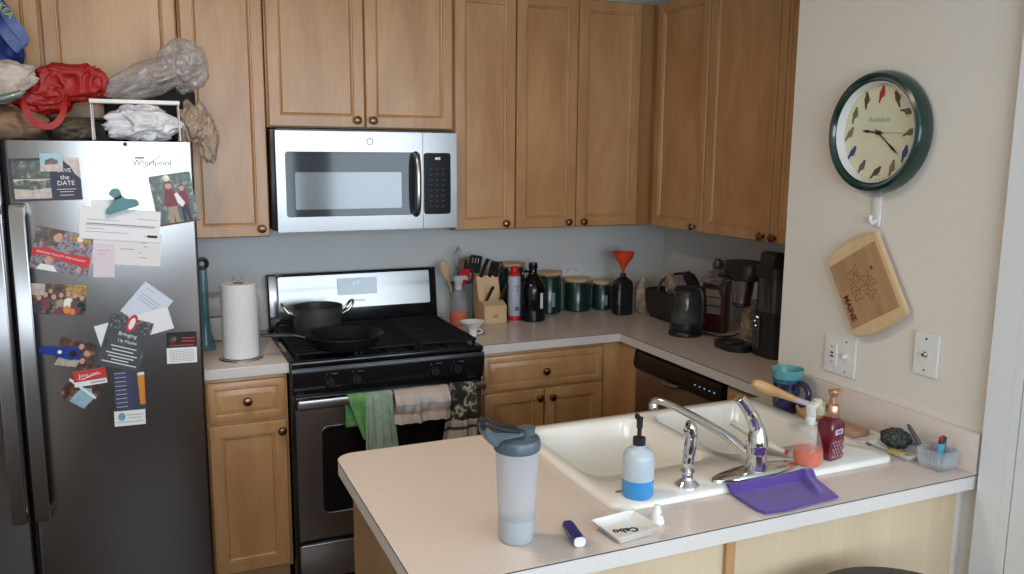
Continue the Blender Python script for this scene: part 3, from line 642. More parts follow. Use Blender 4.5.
c = Card('white_letter', 'plain white letter sheet fanned behind the dark invitation', 'paper', -.510, 1.133, .222, .075, 13, paperw, 1, group=CG)
c = Card('invitation_card', 'dark slate invitation card with white lettering and a speckled top', 'card', -.541, 1.083, .128, .168, -19, slate, 2, group=CG)
random.seed(4)
c.people('speckle_print', [(random.uniform(-.48, .48), random.uniform(.24, .49), random.uniform(.25, .6)) for _ in range(60)], khaki, .025)
c.text('lettering', 'Bringing', 0, .17, .017, white_ink); c.text('lettering', 'Up Maybe', .04, .04, .014, white_ink)
c.lines('small_print', [(-.3, .3, -.08), (-.25, .25, -.15), (-.36, .36, -.22), (-.3, .3, -.28), (-.2, .2, -.34), (-.4, .4, -.40)], white_ink, .018)
for lx, lz in ((-.44, -.04), (.43, -.15)): c.patch('leaf_print', disc_poly(lx, lz, .05, .08, 14), foliage)
t = thing('oval_magnet', 'oval red magnet with a white centre on the invitation', 'magnet', (-.517, FY-.0062, 1.147)); t.rotation_euler = (0, R(-38), 0)
t.rotation_euler = (0, R(25), 0)
obj('rim', prism(B(), disc_poly(0, 0, .014, .030, 24), -.004, 0, 'xz', b=.001), red_ink, t); obj('centre', prism(B(), disc_poly(0, 0, .008, .020, 20), -.0046, -.003, 'xz'), white_ink, t)
c = Card('pet_photo', 'brown photo partly hidden behind the blue bottle opener', 'photo', -.683, 1.060, .104, .090, -17, brownph, 0, group=CG)
c.people('face_print', [(.1, .3, 1.2), (.28, .1, 1.2), (.22, -.2, 1.2)], skin, .07); c.patch('cloth_print', [(-.5, -.5), (.1, -.45), (.15, -.2), (-.4, -.1)], sandprint)
t = thing('bottle_opener', 'blue magnetic bottle opener with a rounded paddle end', 'bottle opener', (-.722, FY-.0026, 1.072)); t.rotation_euler = (0, R(13), 0)
pl = [(-.056, .010), (-.062, .004), (-.063, -.006), (-.056, -.012), (-.02, -.014), (.012, -.020), (.030, -.022), (.048, -.016), (.056, -.004), (.056, .006), (.048, .016), (.030, .021), (.012, .016), (-.02, .012)]
obj('handle', prism(B(), pl, -.006, 0, 'xz', b=.0015), bluep, t)
obj('cap_lifter', prism(B(), disc_poly(.034, 0, .011, .011, 18), -.0068, -.005, 'xz'), chrome, t)
obj('emblem', prism(B(), disc_poly(-.004, 0, .006, .006, 14), -.0066, -.005, 'xz'), white_ink, t)
c = Card('business_card', 'red and white business card magnet below the bottle opener', 'magnet', -.648, .982, .093, .050, 4.5, white_ink, 1, .0016)
c.rect('red_print', -.5, .5, -.18, .5, red_ink); c.text('lettering', 'Jons.com', 0, .20, .017, white_ink); c.lines('small_print', [(0, .45, -.34)], inkgrey, .07)
c.patch('swoosh_print', [(-.42, 0), (-.2, -.06), (.1, .10), (.3, .38), (.1, .16), (-.2, 0)], white_ink)
c = Card('glossy_photo', 'glossy tilted photo, the lowest picture on the left of the door', 'photo', -.676, .940, .098, .088, -38, brownph, 0, .0006, group=CG)
c.patch('shirt_print', [(-.1, -.5), (.4, -.5), (.45, 0), (.2, .25), (-.05, .1)], skyprint); c.patch('white_stripe', [(-.5, .12), (.5, -.02), (.5, .07), (-.5, .21)], white_ink)  # white diagonal stripe across the whole picture
c = Card('tap_list_flyer', 'dark beer flyer with blue lines and an amber glass', 'flyer', -.536, .930, .092, .134, .5, navy, 0, group=CG)
c.lines('small_print', [(-.46, .05+.02*(i % 3), .42-i*.052) for i in range(18)], M('blue_print', (.05, .06, .18), .6), .02); c.lines('small_print', [(-.46, -.1, .42-i*.104) for i in range(9)], white_ink, .010)
c.patch('glass_print', [(.30, -.40), (.46, -.40), (.49, .34), (.27, .34)], amber); c.rect('foam_print', .27, .49, .33, .40, white_ink)
c = Card('appointment_card', 'small white card with a pale blue round logo below the flyer', 'card', -.541, .836, .092, .050, -1, white_ink, 1, .001)
c.people('logo_print', [(-.26, .12, 1)], M('teal_print', (.15, .35, .45), .6), .22); c.lines('small_print', [(-.1, .42, .2), (-.05, .35, 0), (-.4, .4, -.25)], inkgrey, .035)
c = Card('magnet_calendar', 'black and white magnetic calendar at the right of the door', 'calendar', -.3735, 1.055, .092, .105, -1.5, white_ink, 0, .0014)
c.rect('header_print', -.5, .5, 0, .5, inkblack); c.people('logo_print', [(-.28, .26, 1)], brownph, .10); c.lines('red_print', [(.0, .44, .30), (-.4, .4, .07), (.0, .44, .2)], red_ink, .035)
c.lines('date_grid', [(-.4, .4, -.08-.05*i) for i in range(8)], inkgrey, .008)
bm = B()
for i in range(8): bx(bm, (-.4+.8*i/7)*.092-.0002, (-.4+.8*i/7)*.092+.0002, -.0019, -.0013, -.045*1.0, -.010)
obj('date_column', bm, inkgrey, c.o)

# ================================================================ ON TOP OF THE FRIDGE
ZF = 1.7195
def bagmesh(seed, c, rad, amp=.3, fr=2.6, fb=None, sub=5): return blob(B(), c, rad, seed, amp, fr, sub, True, flat_bottom=fb)
t = thing('tote_bag', 'bright blue nylon tote bag slumped on the far left of the refrigerator', 'bag', (-.945, -.47, ZF+.12))
obj('bag_body', blob(B(), (-.01, 0, .17), (.140, .085, .20), 3, .22, 2.0, 5), blue_bag, t)
st = spline([(.06, -.12, .33), (.10, -.13, .31), (.135, -.13, .25), (.165, -.12, .20), (.150, -.115, .17), (.10, -.12, .24), (.075, -.11, .28)], 6)
bm = B(); loops = []
for i, p in enumerate(st):
    loops.append([(p.x-.012, p.y, p.z-.012), (p.x+.012, p.y, p.z+.012), (p.x+.012, p.y+.003, p.z+.012), (p.x-.012, p.y+.003, p.z-.012)])
rings(bm, loops); obj('strap', bm, blue_bag, t)
obj('lettering', text(B(), 'IKEA', .028, T(.118, -.137, .285) @ RY(50) @ RX(90), bold=.0006), lime_ink, t)
t = thing('printed_cloth', 'cream printed cloth bundle with a teal hem at the left edge', 'cloth', (-.875, -.70, ZF+.172))
obj('cloth', blob(B(), (0, 0, .0), (.125, .06, .062), 8, .22, 3, 5, X=RY(-14)), cream_cloth, t)
obj('hem', tube(B(), spline([(-.10, -.05, -.055), (-.04, -.065, -.058), (.03, -.06, -.050), (.09, -.04, -.03)], 6), .012, 10), crock_m, t)
t = thing('red_bag', 'red fabric carrier bag with looped handles beside the wire rack', 'bag', (-.685, -.60, ZF))
bm = blob(B(), (-.055, -.01, .140), (.082, .050, .050), 55, .35, 2.4, 5, sq=.75); blob(bm, (.030, 0, .190), (.092, .060, .056), 51, .34, 2.2, 5, sq=.6)
obj('bag_body', bm, red_bag, t)
st = spline([(-.085, -.07, .150), (-.095, -.15, .115), (-.070, -.160, .055), (-.025, -.160, .045), (.005, -.150, .075), (.015, -.12, .12), (.02, -.07, .150)], 6); bm = B(); loops = []
for i, p in enumerate(st):
    d = (st[min(i+1, len(st)-1)]-st[max(i-1, 0)]).normalized(); nn = Vector((-d.z, 0, d.x))*.010
    loops.append([tuple(p-nn), tuple(p+nn), tuple(p+nn+Vector((0, .003, 0))), tuple(p-nn+Vector((0, .003, 0)))])
rings(bm, loops); obj('handle', bm, red_bag, t)
bm = blob(B(), (0, 0, .050), (.125, .070, .054), 21, .22, 1.6, 4, flat_bottom=0.001); single('paper_bag', bm, kraft, 'crumpled brown paper bag under the printed cloth', 'bag', (-.860, -.655, ZF))
bm = blob(B(), (0, 0, .036), (.075, .075, .042), 26, .2, 2.2, 4, flat_bottom=0.001); single('folded_cloth', bm, M('olive_wrap', (.09, .075, .05), .6), 'dark olive cloth bundle under the red bag', 'cloth', (-.665, -.55, ZF))
single('cooler_bag', blob(bx(B(), -.13, .17, -.07, .07, 0.001, .205, .03, seg=4), (.02, 0, .17), (.12, .06, .05), 5, .2, 2, 3), charcoal, 'black soft cooler box standing behind the wire rack', 'box', (-.44, -.40, ZF))
# wire rack
t = thing('wire_rack', 'white wire shelf rack standing on the refrigerator', 'rack', (-.468, -.66, ZF))
bm = B(); w_, d_, h_ = .13, .11, .128
for y in (-.055, .055): tube(bm, [(-w_, y, 0.003), (-w_, y, h_), (w_, y, h_), (w_, y, 0.003)], .0035, 8)
for x in (-w_, w_): tube(bm, [(x, -.055, h_), (x, .055, h_)], .0035, 8)
for x in (-w_, w_): tube(bm, [(x, -.055, .006), (x, .055, .006)], .0035, 8)
obj('frame', bm, white_pl, t)
bm = B()
for i in range(1, 12): tube(bm, [(-w_+2*w_*i/12, -.055, h_), (-w_+2*w_*i/12, .055, h_)], .0016, 6)
obj('shelf_wire', bm, white_pl, t); bm = B(); bx(bm, -w_-.004, w_+.004, -.0605, -.0585, h_-.006, h_+.006, .0008); obj('shelf_lip', bm, white_pl, t)
single('plastic_bag', bagmesh(12, (0, 0, .058), (.104, .040, .054), .40, 3.0, .002), white_bag, 'crumpled white printed plastic bag stuffed inside the wire rack', 'bag', (-.450, -.655, ZF))
single('plastic_bag', blob(blob(B(), (-.02, .0, .0), (.150, .075, .055), 31, .26, 2.2, 5, X=RY(-22)), (.085, -.01, .035), (.075, .065, .080), 37, .30, 2.4, 5), grey_film, 'translucent grey plastic bag heaped on top of the wire rack', 'bag', (-.395, -.60, ZF+.222))
single('plastic_bag', blob(blob(B(), (0, 0, .055), (.055, .07, .075), 44, .35, 2.8, 5, flat_bottom=.001), (.035, -.035, .015), (.032, .03, .075), 47, .3, 2.6, 4), tan_film, 'tan plastic bag hanging over the right edge of the refrigerator', 'bag', (-.283, -.62, ZF))

# ================================================================ MICROWAVE
t = thing('microwave', 'stainless over-the-range microwave with black door glass', 'microwave', (.38, -.2, 1.379))
MX0, MX1, MZ0, MZ1, MY = .0127, .7508, 1.3788, 1.7719, -.3995
bm = bx(B(), -.001, .755, -.352, -.005, MZ0+.003, MZ1+.006, .003); obj('body', bm, black_pl, t, True)
bm = B()
def framed(bm, x0, x1, z0, z1, y0, y1, hx0, hx1, hz0, hz1, mi=0, r=.012):
    """slab y0 (front) .. y1 with a rounded opening"""
    o = [(x0, z0), (x1, z0), (x1, z1), (x0, z1)]; h = rrect(hx0, hx1, hz0, hz1, r)
    t_ = bmesh.new(); plate(t_, o, [h], -y1, -y0); merge(bm, t_, mi, Matrix(((1, 0, 0, 0), (0, 0, -1, 0), (0, 1, 0, 0), (0, 0, 0, 1))))
framed(bm, MX0, .602, MZ0, MZ1, MY, -.354, .047, .590, 1.437, 1.692)
d = obj('door', bm, steel_b, t, True)
bm = bx(B(), .048, .589, -.394, -.380, 1.438, 1.691, 0); o = obj('door_glass', bm, dglass, d); o.data.transform(T(-.38, .2, -1.379))
bm = prism(B(), rrect(.084, .512, 1.466, 1.612, .006), -.3955, -.393, 'xz'); o = obj('window_mesh', bm, mwmesh, d); o.data.transform(T(-.38, .2, -1.379))
hz = spline([(.572, -.398, 1.684), (.570, -.425, 1.672), (.570, -.438, 1.62), (.570, -.440, 1.56), (.570, -.438, 1.50), (.570, -.425, 1.452), (.572, -.398, 1.440)], 6)
o = obj('handle', tube(B(), hz, .0135, 14), steel_v, d); o.data.transform(T(-.38, .2, -1.379))
bm = tube(B(), [(.382+.0125*math.cos(2*PI*i/24), MY-.0008, 1.733+.0125*math.sin(2*PI*i/24)) for i in range(24)], .0013, 6, closed=True)
o = obj('badge', bm, grey_anod, d); o.data.transform(T(-.38, .2, -1.379))
bm = B(); framed(bm, .604, MX1, MZ0, MZ1, MY, -.354, .606, .724, 1.437, 1.690); obj('panel_frame', bm, steel_b, t, True)
bm = bx(B(), .606, .7235, -.3985, -.380, 1.4375, 1.6895, 0); cp = obj('control_panel', bm, black_panel, t, True)
o = obj('display', text(B(), '8:02', .0135, T(.668, -.3992, 1.667) @ RX(90)), led_g, cp); o.data.transform(T(-.38, .2, -1.379))
bm = B()
for i in range(8):
    for j in range(3): bx(bm, .632+j*.026, .644+j*.026, -.3992, -.3980, 1.622-i*.022, 1.626-i*.022)
o = obj('key_marks', bm, M('key_grey', (.035, .035, .04), .5), cp); o.data.transform(T(-.38, .2, -1.379))
obj('vent_grille', bx(B(), .02, .745, -.375, -.353, MZ1+.0005, MZ1+.008, 0), black_pl, t, True)

# ================================================================ RANGE
t = thing('gas_range', 'stainless and black gas range with continuous grates', 'stove', (.384, -.34, 0)); RL = -t.location
def rp(name, bm, m, par=None):
    o = obj(name, bm, m, par or t); o.data.transform(Matrix.Translation(RL)); return o
rp('body', bx(B(), .002, .766, -.652, -.006, .03, .900, .003), black)
bm = bx(B(), .001, .767, -.672, -.010, .9005, .921, .006); bx(bm, .02, .748, -.66, -.10, .9215, .923, 0)
rp('cooktop', bm, black)
bm = prism(B(), [(-.653, .790), (-.672, .795), (-.690, .880), (-.684, .899), (-.653, .899)], .004, .764, 'yz', b=.003); cpn = rp('control_panel', bm, black)
for i, (x, z) in enumerate(((.138, .838), (.238, .838), (.550, .838), (.644, .838))):
    bm = lathe(B(), [(0, 0), (.023, 0), (.023, .004), (.019, .006), (.018, .022), (.016, .026), (0, .026)], 28, X=T(x, -.681, z) @ RX(78) @ Matrix.Identity(4))
    bx(bm, -.004, .004, -.017, .017, .026, .034, .002, X=T(x, -.681, z) @ RX(78)); rp('knob', bm, black_mat)
    bm = bx(B(), x-.012, x-.009, -.6905, -.688, z+.032, z+.035); bx(bm, x+.010, x+.030, -.6905, -.688, z+.032, z+.0335); rp('dial_mark', bm, inkgrey, cpn)
bm = bx(B(), .012, .756, -.6905, -.6885, .889, .8915, 0); rp('trim_line', bm, steel_b, cpn)
bm = B(); framed(bm, .014, .754, .218, .735, -.675, -.654, .104, .664, .315, .665, r=.03); dr = rp('oven_door', bm, range_steel)
rp('oven_window', bx(B(), .105, .663, -.668, -.656, .316, .664, 0), black, dr)
bm = tube(B(), [(x, -.6755, z) for x, z in rrect(.106, .662, .317, .663, .028)], .0022, 6, closed=True); rp('window_trim', bm, steel_b, dr)
bm = bx(B(), .014, .754, -.735, -.714, .756, .789, .004); 
for x in (.04, .728): bx(bm, x-.014, x+.014, -.713, -.662, .762, .782, .003)
rp('door_handle', bm, range_steel, dr)
rp('door_top', bx(B(), .014, .754, -.672, -.654, .7355, .785, .003), black, dr)
bm = bx(B(), .014, .754, -.672, -.654, .050, .196, .004); bx(bm, .014, .754, -.683, -.668, .190, .200, .004); rp('storage_drawer', bm, range_steel)
# backguard leaning slightly back
TX = T(0, -.085, .921) @ RX(-9)
bm = bx(B(), .004, .770, -.0, .050, -.0, .246, .006, X=TX); bg_ = rp('backguard', bm, black)
bm = prism(B(), rrect(.050, .735, .082, .232, .008), -.004, .001, 'xz', X=TX); rp('backguard_panel', bm, steel_b, bg_)
bm = bx(B(), .010, .046, -.003, .001, .060, .240, .003, X=TX); rp('end_trim', bm, steel_v, bg_)
bm = prism(B(), rrect(.306, .486, .138, .214, .008), -.007, -.003, 'xz', X=TX); dp = rp('display_window', bm, mwmesh, bg_)
rp('clock_digits', text(B(), '8:01', .022, TX @ T(.395, -.0078, .190) @ RX(90)), led_b, dp)
rp('logo', text(B(), 'Whirlpool', .014, TX @ T(.40, -.0048, .112) @ RX(90)), M('logo_faint', (.3, .28, .28), .5), bg_)
# burners and grates
for x, y, r in ((.165, -.50, .045), (.165, -.215, .036), (.384, -.36, .05), (.603, -.50, .045), (.603, -.215, .036)):
    bm = lathe(B(), [(0, .923), (r+.012, .923), (r+.010, .930), (r, .932), (r, .938), (r-.006, .941), (0, .9415)], 28, X=T(x, y, 0)); rp('burner_cap', bm, black_mat)
def grate(x0, x1):
    bm = B(); y0, y1, z = -.640, -.130, .9495
    for y in (y0, y1): bx(bm, x0, x1, y-.006, y+.006, z-.010, z, .002)
    for x in (x0+.006, x1-.006): bx(bm, x-.006, x+.006, y0, y1, z-.010, z, .002)
    for i in range(1, 12): yy = y0+(y1-y0)*i/12; bx(bm, x0+.01, x1-.01, yy-.0045, yy+.0045, z-.008, z, .0015)
    xm = (x0+x1)/2; bx(bm, xm-.005, xm+.005, y0, y1, z-.014, z-.008, .001)
    for x in (x0+.008, x1-.008):
        for y in (y0+.01, y1-.01): bx(bm, x-.006, x+.006, y-.006, y+.006, .9232, z-.009, 0)
    rp('grate', bm, black_mat)
grate(.022, .262); grate(.266, .502); grate(.506, .746)
ZG = .950
# saucepan
t = thing('stock_pot', 'grey anodised two-handled pot on the rear left burner', 'pot', (.168, -.330, ZG))
obj('pot_body', lathe(B(), [(0, 0), (.085, 0), (.092, .004), (.097, .02), (.099, .112), (.102, .115), (.101, .118), (.096, .116), (.094, .02), (.088, .007), (0, .006)], 44), grey_anod, t)
for s in (-1, 1):
    p = spline([(s*.097, -.028, .085), (s*.122, -.032, .100), (s*.140, -.026, .124), (s*.143, 0, .133), (s*.140, .026, .124), (s*.122, .032, .100), (s*.097, .028, .085)], 5)
    obj('handle', tube(B(), p, .0055, 10), chrome_worn, t)
# skillet
t = thing('skillet', 'large black nonstick skillet on the front left burner', 'pan', (.222, -.592, ZG), 170)
obj('pan_body', lathe(B(), [(0, 0), (.108, 0), (.114, .003), (.142, .044), (.147, .049), (.146, .051), (.140, .047), (.112, .008), (.106, .0055), (0, .005)], 48), nonstick, t)
p = spline([(.138, 0, .036), (.170, 0, .046), (.190, 0, .050)], 4); obj('handle_bracket', tube(B(), p, .009, 10, flat=.5), chrome_worn, t)
p = spline([(.186, 0, .050), (.22, 0, .052), (.27, 0, .054), (.315, 0, .056)], 5); obj('handle', tube(B(), p, [.010]*5+[.012]*8+[.0125, .011, .007], 12, flat=.55), grey_anod, t)
# towels over the oven door handle
def towel(name, x0, x1, zf, zb, seed, m, label, taper=0, fold=.010, band=None, slant=0.0, puff=.0):
    NX, NV = 40, 60; ytop, ztop = -.7235, .7885
    path = []
    for i in range(12): path.append((-.7065-.0005, zb+(ztop-.012-zb)*i/11))
    for i in range(1, 8): a = PI*i/8; path.append((ytop+.0165*math.cos(a), ztop-.008+.014*math.sin(a)))
    for i in range(NV): path.append((-.7405, ztop-.012-(ztop-.012-zf)*i/(NV-1)))
    bm = B(); g = []
    for k, (y, z) in enumerate(path):
        row = []; v = max(0, (k-12)/(len(path)-12)); front = k > 12
        for i in range(NX+1):
            u = i/NX; x = x0+(x1-x0)*u; xc = (x0+x1)/2; x = xc+(x-xc)*(1+taper*v)+slant*v
            amp = fold*(v**.6 if front else .12)
            w_ = (noise.noise(Vector((u*5+seed, v*.8, seed)))+.5*noise.noise(Vector((u*11+seed, v*1.5, seed*2))))
            yy = y-(amp*(1.1+w_*1.6) if front else -.0) - (puff*math.sin(PI*min(1, v*1.5)) if front else 0)
            zz = z + (noise.noise(Vector((u*3, seed*3, 0)))*.012*v)
            row.append(bm.verts.new((x, yy, zz)))
        g.append(row)
    for a, b_ in zip(g, g[1:]):
        for i in range(NX):
            f = bm.faces.new((a[i], a[i+1], b_[i+1], b_[i]))
            if band and a[i].co.z < band: f.material_index = 1
    o = obj(name, bm, m, ang=180); md = o.modifiers.new('s', 'SOLIDIFY'); md.thickness = .0022; md.offset = 0
    return props(o, label, 'towel', 'dish towels over the oven door handle')
towel('dish_towel', .262, .362, .50, .60, 2.3, towel_grn, 'pale green dish towel hanging on the oven handle', .42, .010, slant=.012)
towel('dish_towel', .192, .262, .62, .66, 5.1, towel_grn2, 'bright green patterned towel, leftmost on the oven handle', -.75, .008, slant=.03)
towel('dish_towel', .370, .588, .668, .66, 9.7, towel_cream, 'cream striped towel folded short in the middle of the handle', .02, .024, puff=.024)
towel('dish_towel', .600, .706, .555, .62, 13.2, [towel_bw, towel_band], 'black and cream printed towel, rightmost on the oven handle', .45, .012, band=.65, slant=-.02)

# ================================================================ LEFT COUNTER
t = thing('paper_towel_holder', 'steel wire paper towel holder with a full white roll', 'paper towel', (-.155, -.500, Z1))
bm = lathe(B(), [(0, 0), (.078, 0), (.080, .004), (.078, .008), (0, .008)], 40); tube(bm, [(0, 0, .008), (0, 0, .300)], .004, 10)
tube(bm, [(.018*math.cos(a/12*PI), 0, .300+.018*math.sin(a/12*PI)) for a in range(13)], .0028, 8)
obj('stand', bm, chrome_worn, t)
obj('towel_roll', lathe(B(), [(.021, .010), (.064, .010), (.0665, .013), (.0665, .287), (.064, .290), (.021, .290)], 48, cap0=False, cap1=False), paper_towel, t)
obj('cardboard_core', lathe(B(), [(.021, .0101), (.021, .2899), (.0195, .2899), (.0195, .0101)], 24, cap0=False, cap1=False), kraft, t)
t = thing('teal_bottle', 'slim teal bottle with a black ring cap beside the refrigerator', 'bottle', (-.268, -.300, Z1))
obj('bottle_body', lathe(B(), [(0, 0), (.034, 0), (.036, .006), (.034, .03), (.021, .075), (.018, .12), (.0175, .315), (.016, .322), (0, .322)], 24), tealglass, t)
bm = tube(B(), [(.018*math.cos(2*PI*i/20), 0, .343+.018*math.sin(2*PI*i/20)) for i in range(20)], .0085, 8, closed=True); obj('ring_cap', bm, black_pl, t)
t = thing('storage_bin', 'milky plastic storage bin standing against the back wall', 'container', (-.175, -.095, Z1))
obj('bin_body', bx(B(), -.115, .130, -.07, .07, 0.001, .100, .01), bin_pl, t); obj('bin_lid', bx(B(), -.119, .134, -.074, .074, .1015, .185, .014), bin_pl, t)

# ================================================================ BACK RIGHT COUNTER
t = thing('utensil_crock', 'grey-teal ceramic crock crowded with cooking utensils', 'crock', (.885, -.090, Z1))
obj('crock_body', lathe(B(), [(0, 0), (.052, 0), (.055, .004), (.056, .02), (.055, .165), (.057, .172), (.055, .175), (.051, .170), (.050, .010), (0, .008)], 36), crock_m, t)
CX, CY, CZz = .885, -.090, Z1
def uten(name, bm, m, label, cat, rx, rz, dx=0, dy=0, z=.012):
    o = single(name, bm, m if isinstance(m, (list, tuple)) else [m], label, cat, (CX+dx, CY+dy, CZz+z), group='utensils standing in the crock'); o.rotation_euler = Euler((R(rx), R(rz), 0)); return o
bm = tube(B(), [(0, 0, 0), (0, 0, .22)], .006, 8); lathe(bm, [(0, .19), (.012, .20), (.021, .235), (.022, .262), (.013, .286), (0, .291)], 16, sy=.35)
uten('wooden_spoon', bm, lightwood, 'light wooden spoon leaning left out of the crock', 'spoon', 4, -18, -.012, 0)
bm = tube(B(), [(0, 0, 0), (0, 0, .22)], .0065, 8)
for k in range(5):
    a = PI*k/5; tube(bm, [(math.cos(a)*.028*math.sin(PI*i/12)*(1), math.sin(a)*.028*math.sin(PI*i/12), .215+.125*(i/12)) for i in range(13)], .001, 5)
    tube(bm, [(-math.cos(a)*.028*math.sin(PI*i/12), -math.sin(a)*.028*math.sin(PI*i/12), .215+.125*(i/12)) for i in range(13)], .001, 5)
uten('wire_whisk', bm, chrome_worn, 'wire balloon whisk standing in the utensil crock', 'whisk', 6, -3, -.004, .015)
bm = tube(B(), [(0, 0, 0), (0, 0, .185)], .006, 8); prism(bm, rrect(-.024, .024, .175, .235, .008), -.004, .004, 'xz')
uten('red_spatula', bm, redcap, 'short red silicone spatula in the utensil crock', 'spatula', 8, 0, 0, -.012)
bm = tube(B(), [(0, 0, 0), (0, 0, .23)], .0055, 8)
tb = bmesh.new(); plate(tb, rrect(-.031, .031, .215, .300, .010), [rrect(-.018+.014*i, -.011+.014*i, .262-.0*i, .288, .003, 2) for i in range(3)], -.0015, .0015); merge(bm, tb, 0, Matrix(((1, 0, 0, 0), (0, 0, 1, 0), (0, 1, 0, 0), (0, 0, 0, 1))))
uten('slotted_turner', bm, black_pl, 'black slotted turner leaning right out of the crock', 'turner', 6, 9, .010, -.018)
bm = tube(B(), [(0, 0, 0), (0, 0, .21)], .006, 8); prism(bm, [(-.020, .20), (.018, .20), (.026, .285), (-.026, .27)], -.004, .004, 'xz', b=.002)
uten('wooden_turner', bm, bamboo_dk, 'dark wooden turner at the back of the utensil crock', 'turner', -2, 5, .008, .022)
bm = tube(B(), [(0, 0, 0), (0, 0, .28)], .007, 10)
uten('black_ladle', bm, black_pl, 'upright black utensil handle in the middle of the crock', 'utensil', 8, 1, .002, -.002)
# spray bottle
def sprayer_head(s=1.0):
    bm = B(); lathe(bm, [(0, 0), (.016*s, 0), (.016*s, .018*s), (.012*s, .022*s), (0, .022*s)], 20)
    prism(bm, [(-.014*s, .020*s), (.012*s, .020*s), (.020*s, .036*s), (.024*s, .056*s), (-.030*s, .056*s), (-.048*s, .048*s), (-.048*s, .036*s), (-.018*s, .038*s)], -.010*s, .010*s, 'xz', b=.003*s)
    return bm
t = thing('spray_bottle', 'clear spray bottle of orange cleaner behind the stove corner', 'spray bottle', (.824, -.215, Z1), 200); t.scale = (1.08, 1.08, 1.1)
obj('bottle_body', lathe(B(), [(0, .001), (.036, .001), (.038, .006), (.038, .10), (.033, .125), (.016, .148), (.0135, .16), (0, .16)], 28), clearpl, t)
obj('liquid', lathe(B(), [(0, .004), (.0355, .004), (.0355, .058), (0, .058)], 28), orange_liq, t)
obj('trigger_head', sprayer_head(), film('clear_trigger', (.62, .62, .62), .8), t, loc=(0, 0, .150))
obj('trigger', tube(B(), [(-.018, 0, .186), (-.026, 0, .165), (-.030, 0, .15)], .004, 8), redcap, t)
# cream scoop cup on the counter beside the range
t = thing('ceramic_cup', 'small cream funnel-shaped cup standing beside the grates', 'cup', (.800, -.460, Z1)); t.scale = (1.15, 1.15, .88)
obj('cup_body', lathe(B(), [(.016, .001), (.017, .03), (.024, .045), (.048, .070), (.050, .073), (.047, .073), (.022, .048), (.014, .032), (.013, .001)], 32, cap0=False, cap1=False), white_ce, t)
obj('handle', tube(B(), spline([(.020, 0, .035), (.034, 0, .030), (.036, 0, .015), (.018, 0, .010)], 5), .004, 8), white_ce, t)
# chopping board behind the knife block
single('chopping_board', prism(B(), rrect(-.062, .062, 0.001, .235, .015), -.008, .008, 'xz', b=.002), lightwood, 'plain wooden chopping board leaning behind the knife block', 'board', (.985, -.045, Z1), rot=(R(-7), 0, 0))
# knife block
t = thing('knife_block', 'light wooden slanted knife block with steak knife ledge', 'knife block', (.990, -.205, Z1)); t.scale = (1.06, 1, 1.06)
bm = prism(B(), [(-.055, .001), (-.055, .080), (-.010, .098), (.012, .090), (.055, .200), (.120, .160), (.075, .001)], -.052, .052, 'yz', b=.002)
obj('block', bm, lightwood, t)
obj('carved_mark', bx(B(), -.012, .012, -.0556, -.0548, .028, .040), bamboo_dk, t)
def knife(x, y, z, ln, label, rx=-22, ry=0, sc=1.0):
    t_ = thing('kitchen_knife', label, 'knife', (.990+x*1.06, -.205+y, Z1+z*1.06), 0, 'black-handled knives in the block'); t_.rotation_euler = Euler((R(-rx*-1), R(ry), 0))
    obj('handle', prism(B(), [(-.007*sc, 0), (.007*sc, 0), (.009*sc, ln*.4), (.008*sc, ln*.75), (.011*sc, ln), (-.006*sc, ln*1.02), (-.009*sc, ln*.5)], -.006, .006, 'xz', b=.002), black_pl, t_)
    obj('bolster', bx(B(), -.006, .006, -.0045, .0045, -.004, 0, .001), steel_b, t_)
knife(-.030, .050, .196, .095, 'tallest black-handled knife at the left of the knife block', 22, 12)
knife(.012, .058, .190, .085, 'black-handled knife in the middle top slot', 20, 4)
knife(.026, .064, .186, .085, 'black-handled knife beside the kitchen shears', 20, 8)
knife(-.026, -.010, .100, .075, 'small steak knife at the left of the lower ledge', 24, 16, .8)
knife(.040, -.010, .100, .080, 'small steak knife at the right of the lower ledge', 20, 16, .8)
t = thing('kitchen_shears', 'black-handled kitchen shears in the right slot of the block', 'scissors', (1.034, -.150, Z1+.202)); t.rotation_euler = (R(18), 0, 0)
bm = B()
for s in (-1, 1): tube(bm, [(s*.014+.013*math.cos(2*PI*i/18), 0, .050+.026*math.sin(2*PI*i/18)) for i in range(18)], .0045, 8, closed=True)
bx(bm, -.010, .010, -.004, .004, -.008, .028, .003); obj('grip', bm, black_pl, t)
# cooking spray can
t = thing('spray_can', 'tall white aerosol can with red cap right of the knife block', 'can', (1.103, -.212, Z1)); t.scale = (.9, .9, 1)
obj('can_body', lathe(B(), [(0, .001), (.031, .001), (.033, .004), (.033, .205), (.030, .212), (0, .212)], 32), M('silver_label', (.42, .45, .52), .35, .1, 40), t)
obj('red_band', lathe(B(), [(0, .003), (.0335, .003), (.0335, .026), (0, .026)], 32), redcap, t); obj('cap', lathe(B(), [(0, .207), (.030, .207), (.030, .222), (.022, .232), (.022, .252), (.018, .256), (0, .256)], 32), redcap, t)
bm = B()
for i, s in enumerate(('PURE', 'OIL')): text(bm, s, .014, T(0, -.0338, .165-i*.018) @ RX(90))
bx(bm, -.010, .014, -.0339, -.0325, .050, .070); obj('lettering', bm, M('blue_grey_print', (.10, .13, .22), .5), t)
